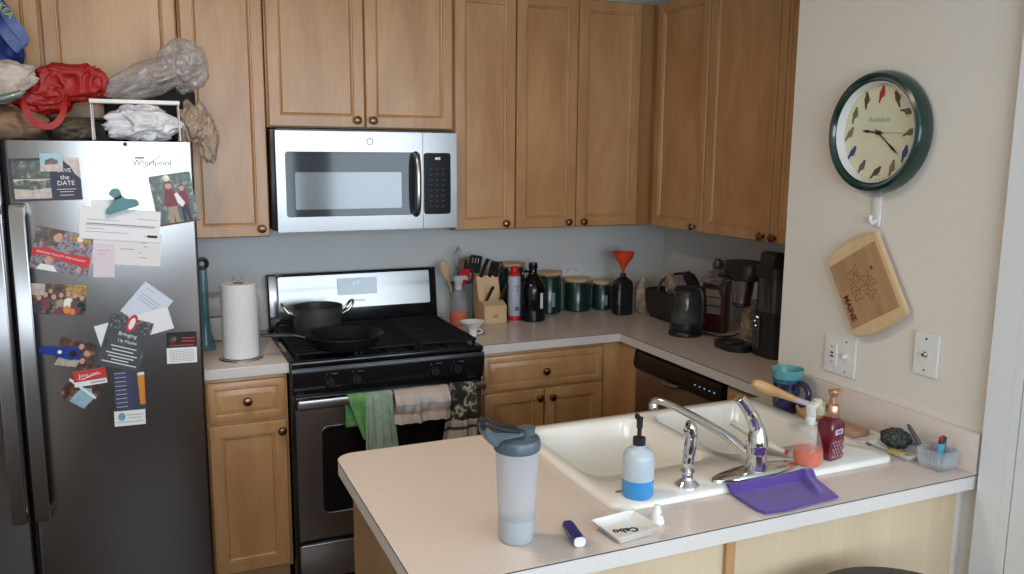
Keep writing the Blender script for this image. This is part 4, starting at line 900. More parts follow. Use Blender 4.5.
# green canisters
def canister(x, y, r, h, label, tag=True, src=None):
    t = thing('canister', label, 'canister', (x, y, Z1), 0, 'dark green canisters with wooden lids')
    obj('jar', lathe(B(), [(0, .001), (r-.004, .001), (r, .006), (r, h-.030), (r-.004, h-.024), (r-.006, h-.018), (0, h-.018)], 40), greenglaze, t)
    obj('lid', lathe(B(), [(0, h-.0175), (r-.004, h-.0175), (r, h-.014), (r+.002, h-.004), (r-.002, h), (0, h)], 40), lightwood, t)
    bm = tube(B(), [(r*1.0*math.cos(2*PI*i/32), r*1.0*math.sin(2*PI*i/32), h-.022) for i in range(32)], .0016, 6, closed=True)
    tube(bm, spline([(r, -.012, h-.022), (r+.012, -.010, h-.035), (r+.014, 0, h-.055), (r+.012, .010, h-.035), (r, .012, h-.022)], 5), .0016, 6)
    tube(bm, [(r+.002, 0, h-.022), (r+.010, 0, h-.008), (r+.004, 0, h+.002)], .0016, 6); obj('wire_clasp', bm, chrome_worn, t)
    if tag:
        a = R(-95); bm = B(); rings(bm, [[((r+.0006)*math.cos(a+d), (r+.0006)*math.sin(a+d), z) for d in (-.17, -.06, .06, .17)] for z in (h*.18, h*.52)], False, False, False)
        obj('paper_label', bm, M('pale_label', (.25, .30, .34), .5), t)
    return t
canister(1.150, -.070, .062, .255, 'tallest dark green canister, mostly hidden behind the growler', False)
canister(1.345, -.085, .062, .205, 'large dark green canister just right of the black growler', True)
canister(1.503, -.085, .066, .165, 'medium dark green canister under the wall outlet', False)
canister(1.636, -.105, .050, .148, 'smallest dark green canister beside the funnel bottle', True)
# growler
t = thing('growler', 'black glass growler bottle with a small paper label', 'bottle', (1.186, -.240, Z1)); t.scale = (1.04, 1.04, .985)
obj('bottle_body', lathe(B(), [(0, .001), (.052, .001), (.057, .006), (.058, .15), (.054, .175), (.036, .205), (.022, .222), (.018, .232), (.018, .250), (.021, .252), (.021, .262), (.017, .264), (0, .264)], 40), growler_m, t)
obj('cap', lathe(B(), [(0, .2645), (.0195, .2645), (.020, .268), (.019, .278), (0, .279)], 28), black_pl, t)
a = R(-72); bm = rings(B(), [[(.0588*math.cos(a+d), .0588*math.sin(a+d), z) for d in (-.14, 0, .14)] for z in (.065, .14)], False, False, False); obj('paper_label', bm, paperw2, t)
tube_p = [(-.018, -.0, .235), (-.045, -.0, .238), (-.052, 0, .22), (-.046, 0, .205)]; obj('finger_ring', tube(B(), spline(tube_p, 5), .006, 8), growler_m, t)
# black square bottle and funnel
t = thing('square_bottle', 'matt black square-shouldered bottle holding the red funnel', 'bottle', (1.658, -.268, Z1))
bm = B(); loops = []
for w_, z in ((.040, .001), (.044, .005), (.045, .145), (.040, .165), (.025, .182), (.015, .188), (.014, .205)):
    loops.append([(x, y, z) for x, y in rrect(-w_, w_, -w_*.8, w_*.8, w_*(.35 if z < .17 else .79), 5)])
rings(bm, loops); obj('bottle_body', bm, black_pl, t); obj('paper_label', bx(B(), -.047, -.034, -.0375, -.036, .055, .125), M('faded_label', (.22, .21, .19), .6), t)
t = thing('funnel', 'orange-red silicone funnel standing in the black bottle', 'funnel', (1.658, -.268, Z1+.200)); t.scale = (1, 1, .88)
obj('cone', lathe(B(), [(.007, .006), (.010, .030), (.014, .040), (.048, .100), (.050, .120), (.047, .120), (.045, .101), (.010, .042), (.006, .030), (.005, .006)], 32, cap0=False, cap1=False), redfunnel, t)
obj('rim', tube(B(), [(.050*math.cos(2*PI*i/32), .050*math.sin(2*PI*i/32), .120) for i in range(32)], .0035, 8, closed=True), redfunnel, t)
# corner clutter
single('bread_bag', blob(B(), (0, 0, .085), (.035, .04, .088), 61, .3, 2.4, 4, flat_bottom=.001), breadbag, 'upright cream bread bag right of the black square bottle', 'bag', (1.760, -.285, Z1))
t = thing('wicker_basket', 'dark wicker basket filled with wrapped packets in the corner', 'basket', (1.865, -.440, Z1))
bm = B(); lp = []
for k, (ins, z) in enumerate(((.02, .001), (.01, .03), (.004, .08), (0, .135), (.006, .14), (.012, .135), (.016, .02))):
    lp.append([(x, y, z) for x, y in rrect(-.13+ins, .13-ins, -.115+ins, .115-ins, .03)])
rings(bm, lp); obj('basket_body', bm, wicker, t)
obj('handle', tube(B(), spline([(-.12, 0, .13), (-.09, 0, .19), (0, 0, .215), (.09, 0, .19), (.12, 0, .13)], 6), .007, 8), wicker, t)
PG = 'packets piled in the wicker basket'
for i, (x, y, z, rr, m_, lb) in enumerate(((-.065, -.03, .170, .035, breadbag, 'pale wrapped roll at the left of the wicker basket'), (-.02, -.04, .168, .030, mauvebag, 'mauve wrapped roll in the middle of the wicker basket'), (.045, -.02, .165, .042, charcoal, 'dark packet at the right of the wicker basket'))):
    single('food_packet', blob(B(), (0, 0, 0), (rr*.8, rr, rr*1.3), 70+i, .3, 2.4, 4), m_, lb, 'packet', (1.865+x, -.44+y, Z1+z), group=PG)
t = thing('glass_decanter', 'glass decanter with a grey ball stopper behind the kettle', 'decanter', (1.925, -.655, Z1))
obj('decanter_body', lathe(B(), [(0, .001), (.045, .001), (.048, .01), (.046, .12), (.030, .17), (.014, .20), (.013, .235), (.016, .24), (0, .24)], 28), kettle_glass, t)
obj('stopper', lathe(B(), [(0, .238), (.009, .24), (.010, .25), (.022, .262), (.027, .282), (.020, .302), (.007, .31), (0, .311)], 20), M('smoky_stopper', (.07, .075, .08), .2, .1, 20, coat=.5), t)
# glass kettle
t = thing('electric_kettle', 'glass electric kettle with black base and handle', 'kettle', (1.672, -.772, Z1))
obj('power_base', lathe(B(), [(0, .001), (.070, .001), (.072, .008), (.069, .020), (.062, .026), (0, .026)], 40), black_pl, t)
obj('glass_body', lathe(B(), [(0, .027), (.062, .027), (.065, .032), (.064, .075), (.058, .150), (.052, .192), (.050, .196), (0, .196)], 40), kettle_glass, t)
obj('collar', lathe(B(), [(0, .0275), (.0665, .0275), (.0675, .034), (.0665, .056), (0, .056)], 40), black_pl, t)
obj('lid', lathe(B(), [(0, .1965), (.050, .1965), (.051, .204), (.044, .212), (.02, .216), (0, .217)], 36), black_pl, t)
p = spline([(.010, -.035, .205), (.018, -.068, .212), (.024, -.084, .190), (.026, -.088, .12), (.024, -.082, .06), (.018, -.060, .045)], 6)
obj('handle', tube(B(), p, .0155, 12, flat=.9), black_pl, t)
obj('spout', prism(B(), [(-.048, .165), (-.070, .196), (-.046, .196)], -.014, .014, 'xz', b=.003), kettle_glass, t)
bm = lathe(B(), [(0, .06), (.0625, .06), (.0605, .100), (0, .100)], 36); obj('water', bm, film('kettle_water', (.3, .3, .29), .3, .1), t)
single('power_cord', tube(B(), spline([(1.748, -.80, Z1+.008), (1.78, -.87, Z1+.005), (1.84, -.885, Z1+.005), (1.90, -.86, Z1+.006), (1.97, -.88, Z1+.006)], 6), .0035, 8), black_pl, 'black cord curling on the worktop right of the kettle', 'cord')
# red box
t = thing('tea_box', 'dark red box with a pale striped panel behind the kettle', 'box', (1.838, -.765, Z1), -62)
obj('box_body', bx(B(), -.055, .055, -.03, .03, 0.001, .215, .003), mahog, t)
bm = B()
for i in range(3): bx(bm, -.036, .036, -.0318, -.0302, .085+i*.038, .117+i*.038)
obj('label_panel', bm, M('tan_panel', (.24, .19, .16), .6), t)
single('snack_bag', blob(B(), (0, 0, .0), (.075, .045, .032), 81, .35, 2.6, 4), mauvebag, 'mauve plastic bag lying on top of the red box', 'bag', (1.845, -.77, Z1+.240))
single('bread_loaf_bag', blob(B(), (0, 0, .085), (.075, .07, .092), 91, .3, 2.3, 5, flat_bottom=.001), breadbag, 'large crinkled bread bag behind the coffee maker', 'bag', (1.915, -.965, Z1)); bpy.data.objects['bread_loaf_bag'].scale = (1.05, 1, .95)
# coffee maker
t = thing('coffee_maker', 'black drip coffee maker with steel basket and lit control panel', 'coffee maker', (1.745, -1.13, Z1)); CL = Matrix.Translation(-t.location)
def cm(name, bm, m, par=None): o = obj(name, bm, m, par or t); o.data.transform(CL); return o
tx0, tx1, ty0, ty1 = 1.705, 1.905, -1.290, -1.155
bm = B(); lp = [[(x, y, z) for x, y in rrect(tx0+i_, tx1-i_, ty0+i_, ty1-i_, .035)] for i_, z in ((.004, Z1+.001), (0, Z1+.006), (0, Z1+.175), (.003, Z1+.178))]; rings(bm, lp)
tw = cm('tower', bm, black_pl)
bm = B(); lp = [[(x, y, z) for x, y in rrect(tx0+.006, tx1-.006, ty0+.006, ty1-.006, .03)] for z in (Z1+.179, Z1+.312)]; rings(bm, lp); cm('water_tank', bm, M('smoky_tank', (.035, .037, .042), .12, .1, 10, coat=.4))
bm = B(); lp = [[(x, y, z) for x, y in rrect(tx0-.004+i_, tx1+.004-i_, ty0-.004+i_, ty1+.004-i_, .035)] for i_, z in ((0, Z1+.313), (0, Z1+.352), (.01, Z1+.362))]; rings(bm, lp)
prism(bm, [(tx0+.01, Z1+.355), (tx0+.015, Z1+.408), (tx0+.05, Z1+.412), (tx0+.13, Z1+.385), (tx0+.18, Z1+.355)], ty0+.02, ty1-.02, 'xz', b=.006); cm('tank_lid', bm, black_pl)
bm = prism(B(), rrect(-.020, .020, -.066, .066, .006), -.002, .002, 'yz'); 
pn = cm('control_panel', bm, M('panel_grey', (.035, .035, .037), .3), None); pn.data.transform(CL.inverted()); pn.data.transform(Matrix.Translation(Vector((tx0-.003, ty1-.045, Z1+.100))-t.location))
bm = B()
for j in range(6):
    for i in range(2): bx(bm, tx0-.0065, tx0-.004, ty1-.060+i*.018, ty1-.050+i*.018, Z1+.045+j*.019, Z1+.055+j*.019, .001)
cm('button', bm, M('button_grey', (.09, .09, .09), .4), None)
bm = B()
for y, z in ((ty1-.045, .158), (ty1-.052, .156), (ty1-.036, .140), (ty1-.042, .122)): bx(bm, tx0-.0068, tx0-.0050, y-.0018, y+.0018, Z1+z-.0018, Z1+z+.0018)
cm('indicator_light', bm, led_w, None)
bm = B(); lp = [[(x, y, z) for x, y in rrect(1.645, 1.77, -1.152, -.975, .060)] for z in (Z1+.001, Z1+.026)]; rings(bm, lp); lathe(bm, [(0, .0265), (.056, .0265), (.054, .030), (0, .030)], 32, X=T(1.708, -1.04, Z1)); cm('warming_base', bm, black_pl)
bm = B(); lp = [[(x, y, z) for x, y in rrect(1.680+i_, 1.83-i_, -1.154, -.975+i_, .05)] for i_, z in ((.006, Z1+.285), (0, Z1+.290), (0, Z1+.345), (.008, Z1+.352))]; rings(bm, lp)
bx(bm, 1.655, 1.70, -1.03, -1.00, Z1+.288, Z1+.302, .004); cm('brew_head', bm, black_pl)
cm('filter_basket', lathe(B(), [(0, .185), (.030, .185), (.034, .188), (.046, .250), (.049, .280), (0, .2845)], 36, X=T(1.738, -1.058, Z1)), steel_v)
cm('drip_ring', lathe(B(), [(0, .172), (.030, .172), (.037, .178), (.036, .1845), (0, .1845)], 30, X=T(1.738, -1.058, Z1)), black_pl)
cm('basket_handle', tube(B(), spline([(1.700, -1.025, Z1+.275), (1.682, -1.005, Z1+.262), (1.676, -1.000, Z1+.225), (1.690, -1.020, Z1+.190)], 5), .006, 8), black_pl)
cm('support_arm', bx(B(), 1.80, 1.865, -1.154, -1.10, Z1+.001, Z1+.288, .008), black_pl)

# ================================================================ BACK WALL OUTLET + CLOCK WALL
t = thing('wall_outlet', 'white double wall outlet above the green canisters', 'outlet', (1.514, -.0005, 1.108))
obj('cover_plate', prism(B(), rrect(-.056, .056, -.034, .034, .004), -.005, 0, 'xz', b=.0015), white_pl, t)
for x in (-.024, .024):
    o = obj('socket', prism(B(), disc_poly(x, 0, .016, .014, 20), -.0065, -.0045, 'xz'), white_pl, t)
    bm = bx(B(), x-.006, x+.006, -.0070, -.0060, .0045, .0065); bx(bm, x-.006, x+.006, -.0070, -.0060, -.0065, -.0045); bx(bm, x+.009, x+.012, -.007, -.006, -.0015, .0015); obj('slot', bm, inkblack, o)
# things on the clock wall: local frame x -> towards camera (world -y), front is -y local -> world -x
CW = -90
t = thing('wall_clock', 'round green-rimmed clock with birds around a cream dial', 'clock', (XK-.001, -2.011, 1.757), CW); t.scale = (.965, 1.05, .985)
obj('rim', lathe(B(), [(.1395, -.028), (.144, -.040), (.152, -.046), (.161, -.043), (.168, -.030), (.170, -.012), (.166, -.001), (0, -.001), (0, -.010), (.1395, -.010)], 72, cap0=False, cap1=False, X=RX(-90)), clock_green, t)
obj('inner_ring', lathe(B(), [(.1392, -.012), (.1392, -.036), (.1372, -.038), (.132, -.016), (.132, -.0125)], 64, cap0=False, cap1=False, X=RX(-90)), white_pl, t)
dl = obj('dial', prism(B(), disc_poly(0, 0, .1385, .1385, 64), -.0135, -.011, 'xz'), clock_face_m, t)
BR, GY, TN, BL, RD, OR = [M('bird_'+n, c, .8) for n, c in (('brown', (.10, .055, .03)), ('grey', (.12, .11, .11)), ('tan', (.22, .16, .09)), ('blue', (.05, .06, .20)), ('red', (.40, .03, .02)), ('olive', (.14, .13, .05)))]
def bird(cx, cz, ang, m, k=1.0):
    ol = [(-.011, .000), (-.008, .006), (-.002, .009), (.004, .012), (.008, .016), (.0125, .016), (.016, .0125), (.013, .010), (.011, .003), (.007, -.005), (.000, -.009), (-.008, -.010), (-.020, -.020), (-.023, -.017), (-.015, -.006)]
    bm = prism(B(), [(x*k, z*k) for x, z in ol], -.0146, -.0130, 'xz', X=T(cx, 0, cz) @ RY(-ang)); bx(bm, -.012*k, .010*k, -.0143, -.0132, -.0105*k, -.0095*k, X=T(cx, 0, cz) @ RY(-ang)); obj('bird', bm, m, dl)
BC = [(RD, 60), (BR, 100), (GY, -20), (OR, 10), (BL, 60), (TN, 60), (BR, 30), (GY, 45), (BL, 40), (TN, 40), (OR, 60), (BR, 75)]
for i, (m_, a) in enumerate(BC):
    th = R(90-30*i); bird(.108*math.cos(th), .108*math.sin(th), a-30, m_, 1.0)
obj('lettering', text(B(), 'Audubon', .020, T(-.004, -.0140, .036) @ RX(90)), M('pale_green_print', (.30, .42, .34), .8), dl)
obj('ticks', (lambda bm: [bx(bm, -.0004, .0004, -.0142, -.0132, .1265, .1305, X=RY(6*i)) for i in range(60)] and bm)(B()), inkgrey, dl)
def hand(name, ang, ln, w_, y, sp=0):
    bm = prism(B(), [(-w_, -.016), (w_, -.016), (w_*1.2, ln*.5), (w_*2.6 if sp else w_, ln*.72), (0, ln), (-w_*2.6 if sp else -w_, ln*.72), (-w_*1.2, ln*.5)], y-.001, y, 'xz', X=RY(ang)); return obj(name, bm, inkblack, t)
hand('hour_hand', 276, .062, .0017, -.0165, 1); hand('minute_hand', 129, .095, .0014, -.0185, 1); hand('second_hand', 92, .108, .0005, -.0205)
obj('hub', lathe(B(), [(0, .014), (.006, .014), (.006, .023), (0, .024)], 16, X=RX(90)), inkblack, t)
t = thing('adhesive_hook', 'white adhesive wall hook between the clock and cutting board', 'hook', (XK-.0008, -2.012, 1.535), CW)
obj('hook_plate', bx(B(), -.015, .015, -.007, 0, -.036, .050, .004), white_pl, t)
obj('hook_arm', tube(B(), spline([(0, -.005, -.018), (0, -.018, -.026), (0, -.026, -.016), (0, -.025, -.004)], 5), .0055, 8), white_pl, t)
t = thing('cutting_board', 'two-tone bamboo cutting board hanging tilted below the clock', 'cutting board', (XK-.022, -2.012, 1.334), CW); t.rotation_euler = Euler((0, R(-31), R(CW)))
# outline: rectangle with gently arched ends
w2, h2 = .101, .120
def arch(n=10): return [(-w2+2*w2*i/n, h2+.016*math.sin(PI*i/n)) for i in range(n+1)]
ol = [(x, z) for x, z in arch()] ; ol = ol[::-1] + [(-x, -z) for x, z in arch()][::-1]
bm = prism(B(), ol, -.008, .008, 'xz', b=.003); obj('board', bm, bamboo_lt, t)
bm = prism(B(), [(-w2+.004, -h2+.022), (w2-.014, -h2+.022), (w2-.014, h2-.022), (-w2+.004, h2-.022)], -.0090, -.0075, 'xz'); ctr = obj('dark_centre', bm, bamboo_dk, t)
obj('engraved_lettering', text(B(), 'MAINE', .026, T(-.076, -.0094, -.040) @ RY(90) @ RX(90), bold=.0008), M('burnt_wood', (.10, .04, .02), .7), ctr)
bm = B(); random.seed(9)
ctrs = [(-.02, .03), (.01, .015), (-.035, .005), (.0, -.01), (-.015, .05), (.03, .0), (.015, -.03), (-.03, -.02)]
for (x, z) in ctrs:
    pts = []
    for i in range(26):
        a = 2*PI*i/26; rr = .012+.006*math.sin(a*3+x*90)+.003*math.sin(a*7)
        pts.append((x+rr*math.cos(a), -.0092, z+rr*math.sin(a)))
    tube(bm, pts, .0006, 5, closed=True)
prism(bm, disc_poly(.045, .035, .005, .006, 12), -.0095, -.0088, 'xz'); obj('engraved_drawing', bm, M('scorched_line', (.17, .085, .04), .7), ctr)
t = thing('switch_plate', 'white two-gang wall plate with tripped outlet and switch', 'switch', (XK-.0008, -1.918, 1.108), CW)
obj('cover_plate', prism(B(), rrect(-.060, .060, -.058, .058, .004), -.007, 0, 'xz', b=.002), white_pl, t)
o = obj('outlet_insert', prism(B(), rrect(-.044, -.010, -.036, .036, .003), -.010, -.006, 'xz', b=.001), white_pl, t)
bm = bx(B(), -.033, -.021, -.0115, -.0095, .001, .007, .001); bx(bm, -.033, -.021, -.0115, -.0095, -.010, -.004, .001); obj('reset_buttons', bm, M('dark_red_plastic', (.12, .01, .01), .5), o)
bm = bx(B(), -.031, -.029, -.0105, -.0098, .018, .026); bx(bm, -.025, -.023, -.0105, -.0098, .018, .026); bx(bm, -.031, -.029, -.0105, -.0098, -.028, -.020); bx(bm, -.025, -.023, -.0105, -.0098, -.028, -.020); obj('slot', bm, inkgrey, o)
o = obj('switch_toggle', bx(B(), .019, .029, -.020, -.006, -.004, .010, .002, X=T(0, 0, 0)), white_pl, t)
bm = B()
for z in (-.045, .045): prism(bm, disc_poly(.024, z, .003, .003, 10), -.0080, -.0065, 'xz')
obj('screw', bm, chrome_worn, t)
t = thing('cable_plate', 'white single wall plate with a cable socket near the door trim', 'wall plate', (XK-.0008, -2.212, 1.178), CW)
obj('cover_plate', prism(B(), rrect(-.038, .038, -.058, .058, .004), -.007, 0, 'xz', b=.002), white_pl, t)
obj('cable_socket', lathe(B(), [(0, .006), (.008, .006), (.008, .009), (.0045, .010), (.0045, .018), (0, .018)], 16, X=RX(90)), chrome_worn, t)
bm = B()
for z in (-.042, .042): prism(bm, disc_poly(0, z, .0035, .0035, 10), -.0085, -.0065, 'xz')
obj('screw', bm, chrome_worn, t)

# ================================================================ PENINSULA TOP
t = thing('shaker_bottle', 'frosted shaker bottle with a slate grey flip lid', 'bottle', (.203, -2.272, Z1))
lp = lathe(B(), [(0, .001), (.0335, .001), (.036, .005), (.0375, .060), (.0440, .186), (.0448, .189), (.0448, .192), (0, .192)], 44)
obj('cup', lp, frost, t)
obj('filled_base', lathe(B(), [(0, .0015), (.0340, .0015), (.0364, .0055), (.0378, .050), (0, .050)], 44), frost_low, t)
bm = lathe(B(), [(0, .1925), (.0455, .1925), (.0475, .195), (.0475, .210), (.0450, .216), (.038, .2185), (0, .219)], 44)
lathe(bm, [(.0165, .217), (.0165, .227), (.0175, .229), (.0175, .233), (0, .233)], 24, X=T(.024, .006, 0)); obj('lid', bm, greylid, t)
bm = prism(B(), [(.012, .222), (.006, .232), (-.030, .233), (-.056, .236), (-.070, .250), (-.078, .252), (-.078, .238), (-.066, .218), (-.056, .208), (-.046, .208), (-.040, .219)], -.016, .016, 'xz', b=.003)
obj('carry_loop', bm, greylid, t)
p = spline([(-.078, -.012, .248), (-.074, -.014, .260), (-.062, -.014, .254), (-.036, -.013, .242), (0, -.012, .234)], 4); bm = tube(B(), p, .005, 8); tube(bm, [(x, -y, z) for x, y, z in p], .005, 8); tube(bm, [(-.076, -.013, .257), (-.078, 0, .260), (-.076, .013, .257)], .005, 8)
obj('flip_cap', bm, black_pl, t)
t = thing('soap_bottle', 'clear pump bottle with blue dish soap and a black pump', 'soap bottle', (.533, -2.207, ZS))
obj('bottle_body', lathe(B(), [(0, .0425), (.036, .0425), (.036, .092), (.034, .100), (.026, .110), (.014, .116), (.013, .122), (0, .122)], 36), soapclear, t)
obj('blue_soap', lathe(B(), [(0, .001), (.034, .001), (.036, .005), (.036, .0420), (0, .0420)], 36), bluesoap, t)
bm = lathe(B(), [(0, .1205), (.0145, .1205), (.0145, .137), (.010, .139), (.005, .141), (.005, .158), (.0070, .160), (.0075, .184), (0, .186)], 20); prism(bm, [(-.005, .172), (.005, .172), (.005, .184), (-.005, .184)], -.004, .030, 'xz', b=.002, X=RZ(-18)); obj('pump', bm, black_pl, t)
t = thing('lighter', 'dark blue disposable lighter lying on the worktop edge', 'lighter', (.312, -2.316, Z1+.0115), 0); t.rotation_euler = (0, 0, R(80))
bm = B(); lp = [[(x, y, z) for y, z in rrect(-.0125, .0125, -.0065-.004, .0065+.004-.0, .008)] for x in (-.040, .030)]; rings(bm, lp); obj('body', bm, M('dark_blue_plastic', (.008, .02, .20), .18, .05, 10, coat=.5), t)
obj('base_cap', (lambda b_: rings(b_, [[(x, y, z) for y, z in rrect(-.0120, .0120, -.0100, .0100, .008)] for x in (-.0425, -.0402)]))(B()), white_pl, t)
bm = B(); rings(bm, [[(x, y, z) for y, z in rrect(-.0115, .0115, -.0095, .0095, .007)] for x in (.0302, .040)]); tube(bm, [(.037, -.006, .003), (.037, .006, .003)], .0055, 12); obj('metal_head', bm, grey_anod, t)
# little square dish
t = thing('trinket_dish', 'small square white dish with black script lettering', 'dish', (.424, -2.336, Z1), -16); t.scale = (1.08, 1.05, 1)
t.rotation_euler = (0, 0, R(6))
s_ = .052; bm = B(); lp = []
for k, z in ((s_*.72, .001), (s_*.76, .003), (s_, .021), (s_-.003, .0215), (s_*.70, .006), (s_*.66, .0055)): lp.append([(x, y, z) for x, y in rrect(-k, k, -k*.92, k*.92, .003, 2)])
rings(bm, lp); obj('dish', bm, white_ce, t)
obj('lettering', text(B(), 'Cabo', .024, T(.0, 0, .0059) @ RZ(165), bold=.0006), inkblack, t)
t = thing('ceramic_bird', 'tiny white ceramic cone figure at the corner of the dish', 'figurine', (.511, -2.320, Z1))
obj('cone', lathe(B(), [(0, .001), (.017, .001), (.0175, .004), (.008, .034), (.0065, .040), (0, .042)], 20), white_ce, t); obj('spot', lathe(B(), [(0, 0), (.003, 0), (.003, .001), (0, .001)], 10, X=T(.004, -.0105, .022) @ RX(75)), M('pale_blue_spot', (.2, .25, .5), .4), t)
# purple cloth draped from sink deck to worktop
bm = B(); NX, NY = 44, 36; g = []
c00, c10, c11, c01 = Vector((.742, -2.391)), Vector((.968, -2.376)), Vector((1.008, -2.246)), Vector((.750, -2.2455))
for j in range(NY+1):
    row = []
    for i in range(NX+1):
        u, v = i/NX, j/NY; p = (c00*(1-u)+c10*u)*(1-v)+(c01*(1-u)+c11*u)*v
        cr = .010*(1-min(1, 4*u))*(1-min(1, 4*v)); p = p+Vector((cr, cr))
        z = Z1+.0035+.0145*min(1, max(0, (p.y+2.272)/.018))
        z += .0022*(1+noise.noise(Vector((u*4, v*4, 1))))
        z += .013*math.exp(-((u-.84-.10*(v-.5))/.04)**2)*max(0, min(1, (v-.15)*3))*max(0, min(1, (1.05-v)*4))
        row.append(bm.verts.new((p.x, p.y, z)))
    g.append(row)
for a, b_ in zip(g, g[1:]):
    for i in range(NX): bm.faces.new((a[i], a[i+1], b_[i+1], b_[i]))
o = props(obj('purple_cloth', bm, purple_cl, ang=180), 'purple microfibre cloth lying over the front rim of the sink', 'cloth'); md = o.modifiers.new('s', 'SOLIDIFY'); md.thickness = .004; md.offset = 0
# glass spray bottle
t = thing('glass_spray_bottle', 'teardrop clear spray bottle with a little orange liquid', 'spray bottle', (1.033, -2.206, ZS), 205); t.scale = (.90, .90, 1.14)
obj('bottle_body', lathe(B(), [(0, .001), (.034, .001), (.040, .006), (.0415, .018), (.038, .040), (.026, .072), (.016, .092), (.0135, .098), (0, .098)], 36), clearpl, t)
obj('liquid', lathe(B(), [(0, .003), (.033, .003), (.0385, .009), (.0395, .018), (.0368, .036), (0, .036)], 36), orange_liq, t)
obj('trigger_head', sprayer_head(.85), M('translucent_white', (.62, .60, .56), .3, .02, 10, ss=.2), t, loc=(0, 0, .092))
obj('nozzle', bx(B(), -.052, -.034, -.011, .011, .120, .142, .004), M('cream_plastic', (.56, .52, .34), .4), t)
obj('trigger', tube(B(), [(-.016, 0, .126), (-.026, 0, .110), (-.028, 0, .098)], .0038, 8), white_pl, t)
# maroon soap
t = thing('hand_soap', 'maroon diamond-cut hand soap bottle with a copper pump', 'soap bottle', (1.116, -2.192, ZS), 12); t.scale = (.86, .9, 1.03)
bm = B(); lp = []
for w_, z, rr in ((.031, .001, .008), (.033, .004, .009), (.034, .088, .009), (.031, .098, .012), (.018, .106, .012), (.015, .108, .011)): lp.append([(x, y, z) for x, y in rrect(-w_, w_, -w_*.78, w_*.78, min(rr, w_*.7))])
rings(bm, lp); obj('bottle_body', bm, maroon_liq, t)
bm = B()
for j in range(5):
    for i in range(5):
        x = -.026+i*.013+(j % 2)*.0065
        if x < .028: prism(bm, [(x, .008+j*.009), (x+.0035, .0125+j*.009), (x, .017+j*.009), (x-.0035, .0125+j*.009)], -.0280, -.0262, 'xz')
obj('facets', bm, maroon_hi, t)
bm = bx(B(), -.018, .018, -.0278, -.0262, .066, .080, .0006); obj('label', bm, M('lilac_label', (.50, .47, .58), .5), t)
bm = bx(B(), -.010, .010, -.0283, -.0277, .070, .0765); obj('label_print', bm, M('blue_print_small', (.10, .12, .28), .5), t)
bm = lathe(B(), [(0, .1075), (.0195, .1075), (.0200, .110), (.0200, .134), (.0175, .138), (.009, .140), (.008, .158), (.013, .160), (.015, .166), (.014, .174), (0, .175)], 28); prism(bm, [(-.010, .163), (.010, .163), (.009, .175), (-.009, .175)], -.012, .030, 'xz', b=.003, X=RZ(-100)); obj('pump', bm, copper, t)
# dish brush lying across the bowl behind
t = thing('wooden_brush', 'wooden-handled dish brush resting across the far sink corner', 'brush', (1.10, -1.93, 1.0))
A, Bp = Vector((1.085, -1.925, 1.060)), Vector((1.212, -1.960, 1.006))
p = [A+(Bp-A)*(i/10) for i in range(11)]
o = obj('handle', tube(B(), p, [.009, .015, .0165, .0165, .0155, .014, .0125, .0115, .0105, .0095, .009], 14), brush_wood, t, True)
p = [Bp, Bp+Vector((.018, -.022, -.006)), Bp+Vector((.034, -.040, -.012))]; obj('neck', tube(B(), p, [.009, .008, .010], 10), M('lilac_plastic', (.52, .46, .58), .4), t, True)
obj('bristle_head', lathe(B(), [(0, 0), (.020, 0), (.024, -.012), (.022, -.028), (0, -.030)], 20, X=T(Bp.x+.040, Bp.y-.050, Bp.z+.000) @ RX(15)), bristle, t, True)
# wooden bowl + mug
t = thing('wooden_bowl', 'small brown wooden bowl beside the blue mug', 'bowl', (1.332, -1.895, Z1))
obj('bowl_body', lathe(B(), [(0, .001), (.024, .001), (.026, .006), (.038, .018), (.043, .036), (.040, .036), (.034, .022), (.02, .010), (0, .009)], 36), brush_wood, t)
t = thing('mug', 'tapered blue pottery mug with a teal rim by the wall corner', 'mug', (1.322, -1.800, Z1), -42); t.scale = (1.10, 1.10, 1.12)
obj('mug_body', lathe(B(), [(0, .001), (.032, .001), (.035, .006), (.037, .030), (.036, .060), (.040, .095)], 40, cap1=False), navy_gl, t)
obj('rim', lathe(B(), [(.0400, .0952), (.0435, .108), (.0455, .118), (.044, .120), (.0415, .117), (.037, .095), (.033, .060), (.033, .012), (0, .010)], 40, cap0=False), mug_teal, t)
obj('glaze_band', lathe(B(), [(.0373, .055), (.0366, .070), (.0404, .0948), (.0400, .0950)], 40, cap0=False, cap1=False), mug_m, t)
obj('handle', tube(B(), spline([(.030, -.026, .088), (.048, -.040, .086), (.058, -.050, .064), (.050, -.044, .036), (.028, -.026, .026)], 6), .0095, 12, flat=.8), navy_gl, t)
# cream handled brush leaning behind the faucet
t = thing('dish_wand', 'cream-handled scrubbing brush lying from the bowl onto the sink rim', 'brush', (1.02, -2.16, ZS))
p = spline([(.915, -2.050, 1.005), (.945, -2.085, .982), (.978, -2.120, .960), (1.008, -2.150, .945)], 5); obj('handle', tube(B(), p, [.0085]*6+[.010]*6+[.0095, .008, .007, .006], 12), M('cream_handle', (.50, .45, .36), .45, .1, 60), t, True)
obj('collar', tube(B(), [(1.0085, -2.1505, .945), (1.014, -2.157, .943)], .0065, 10), redcap, t, True)
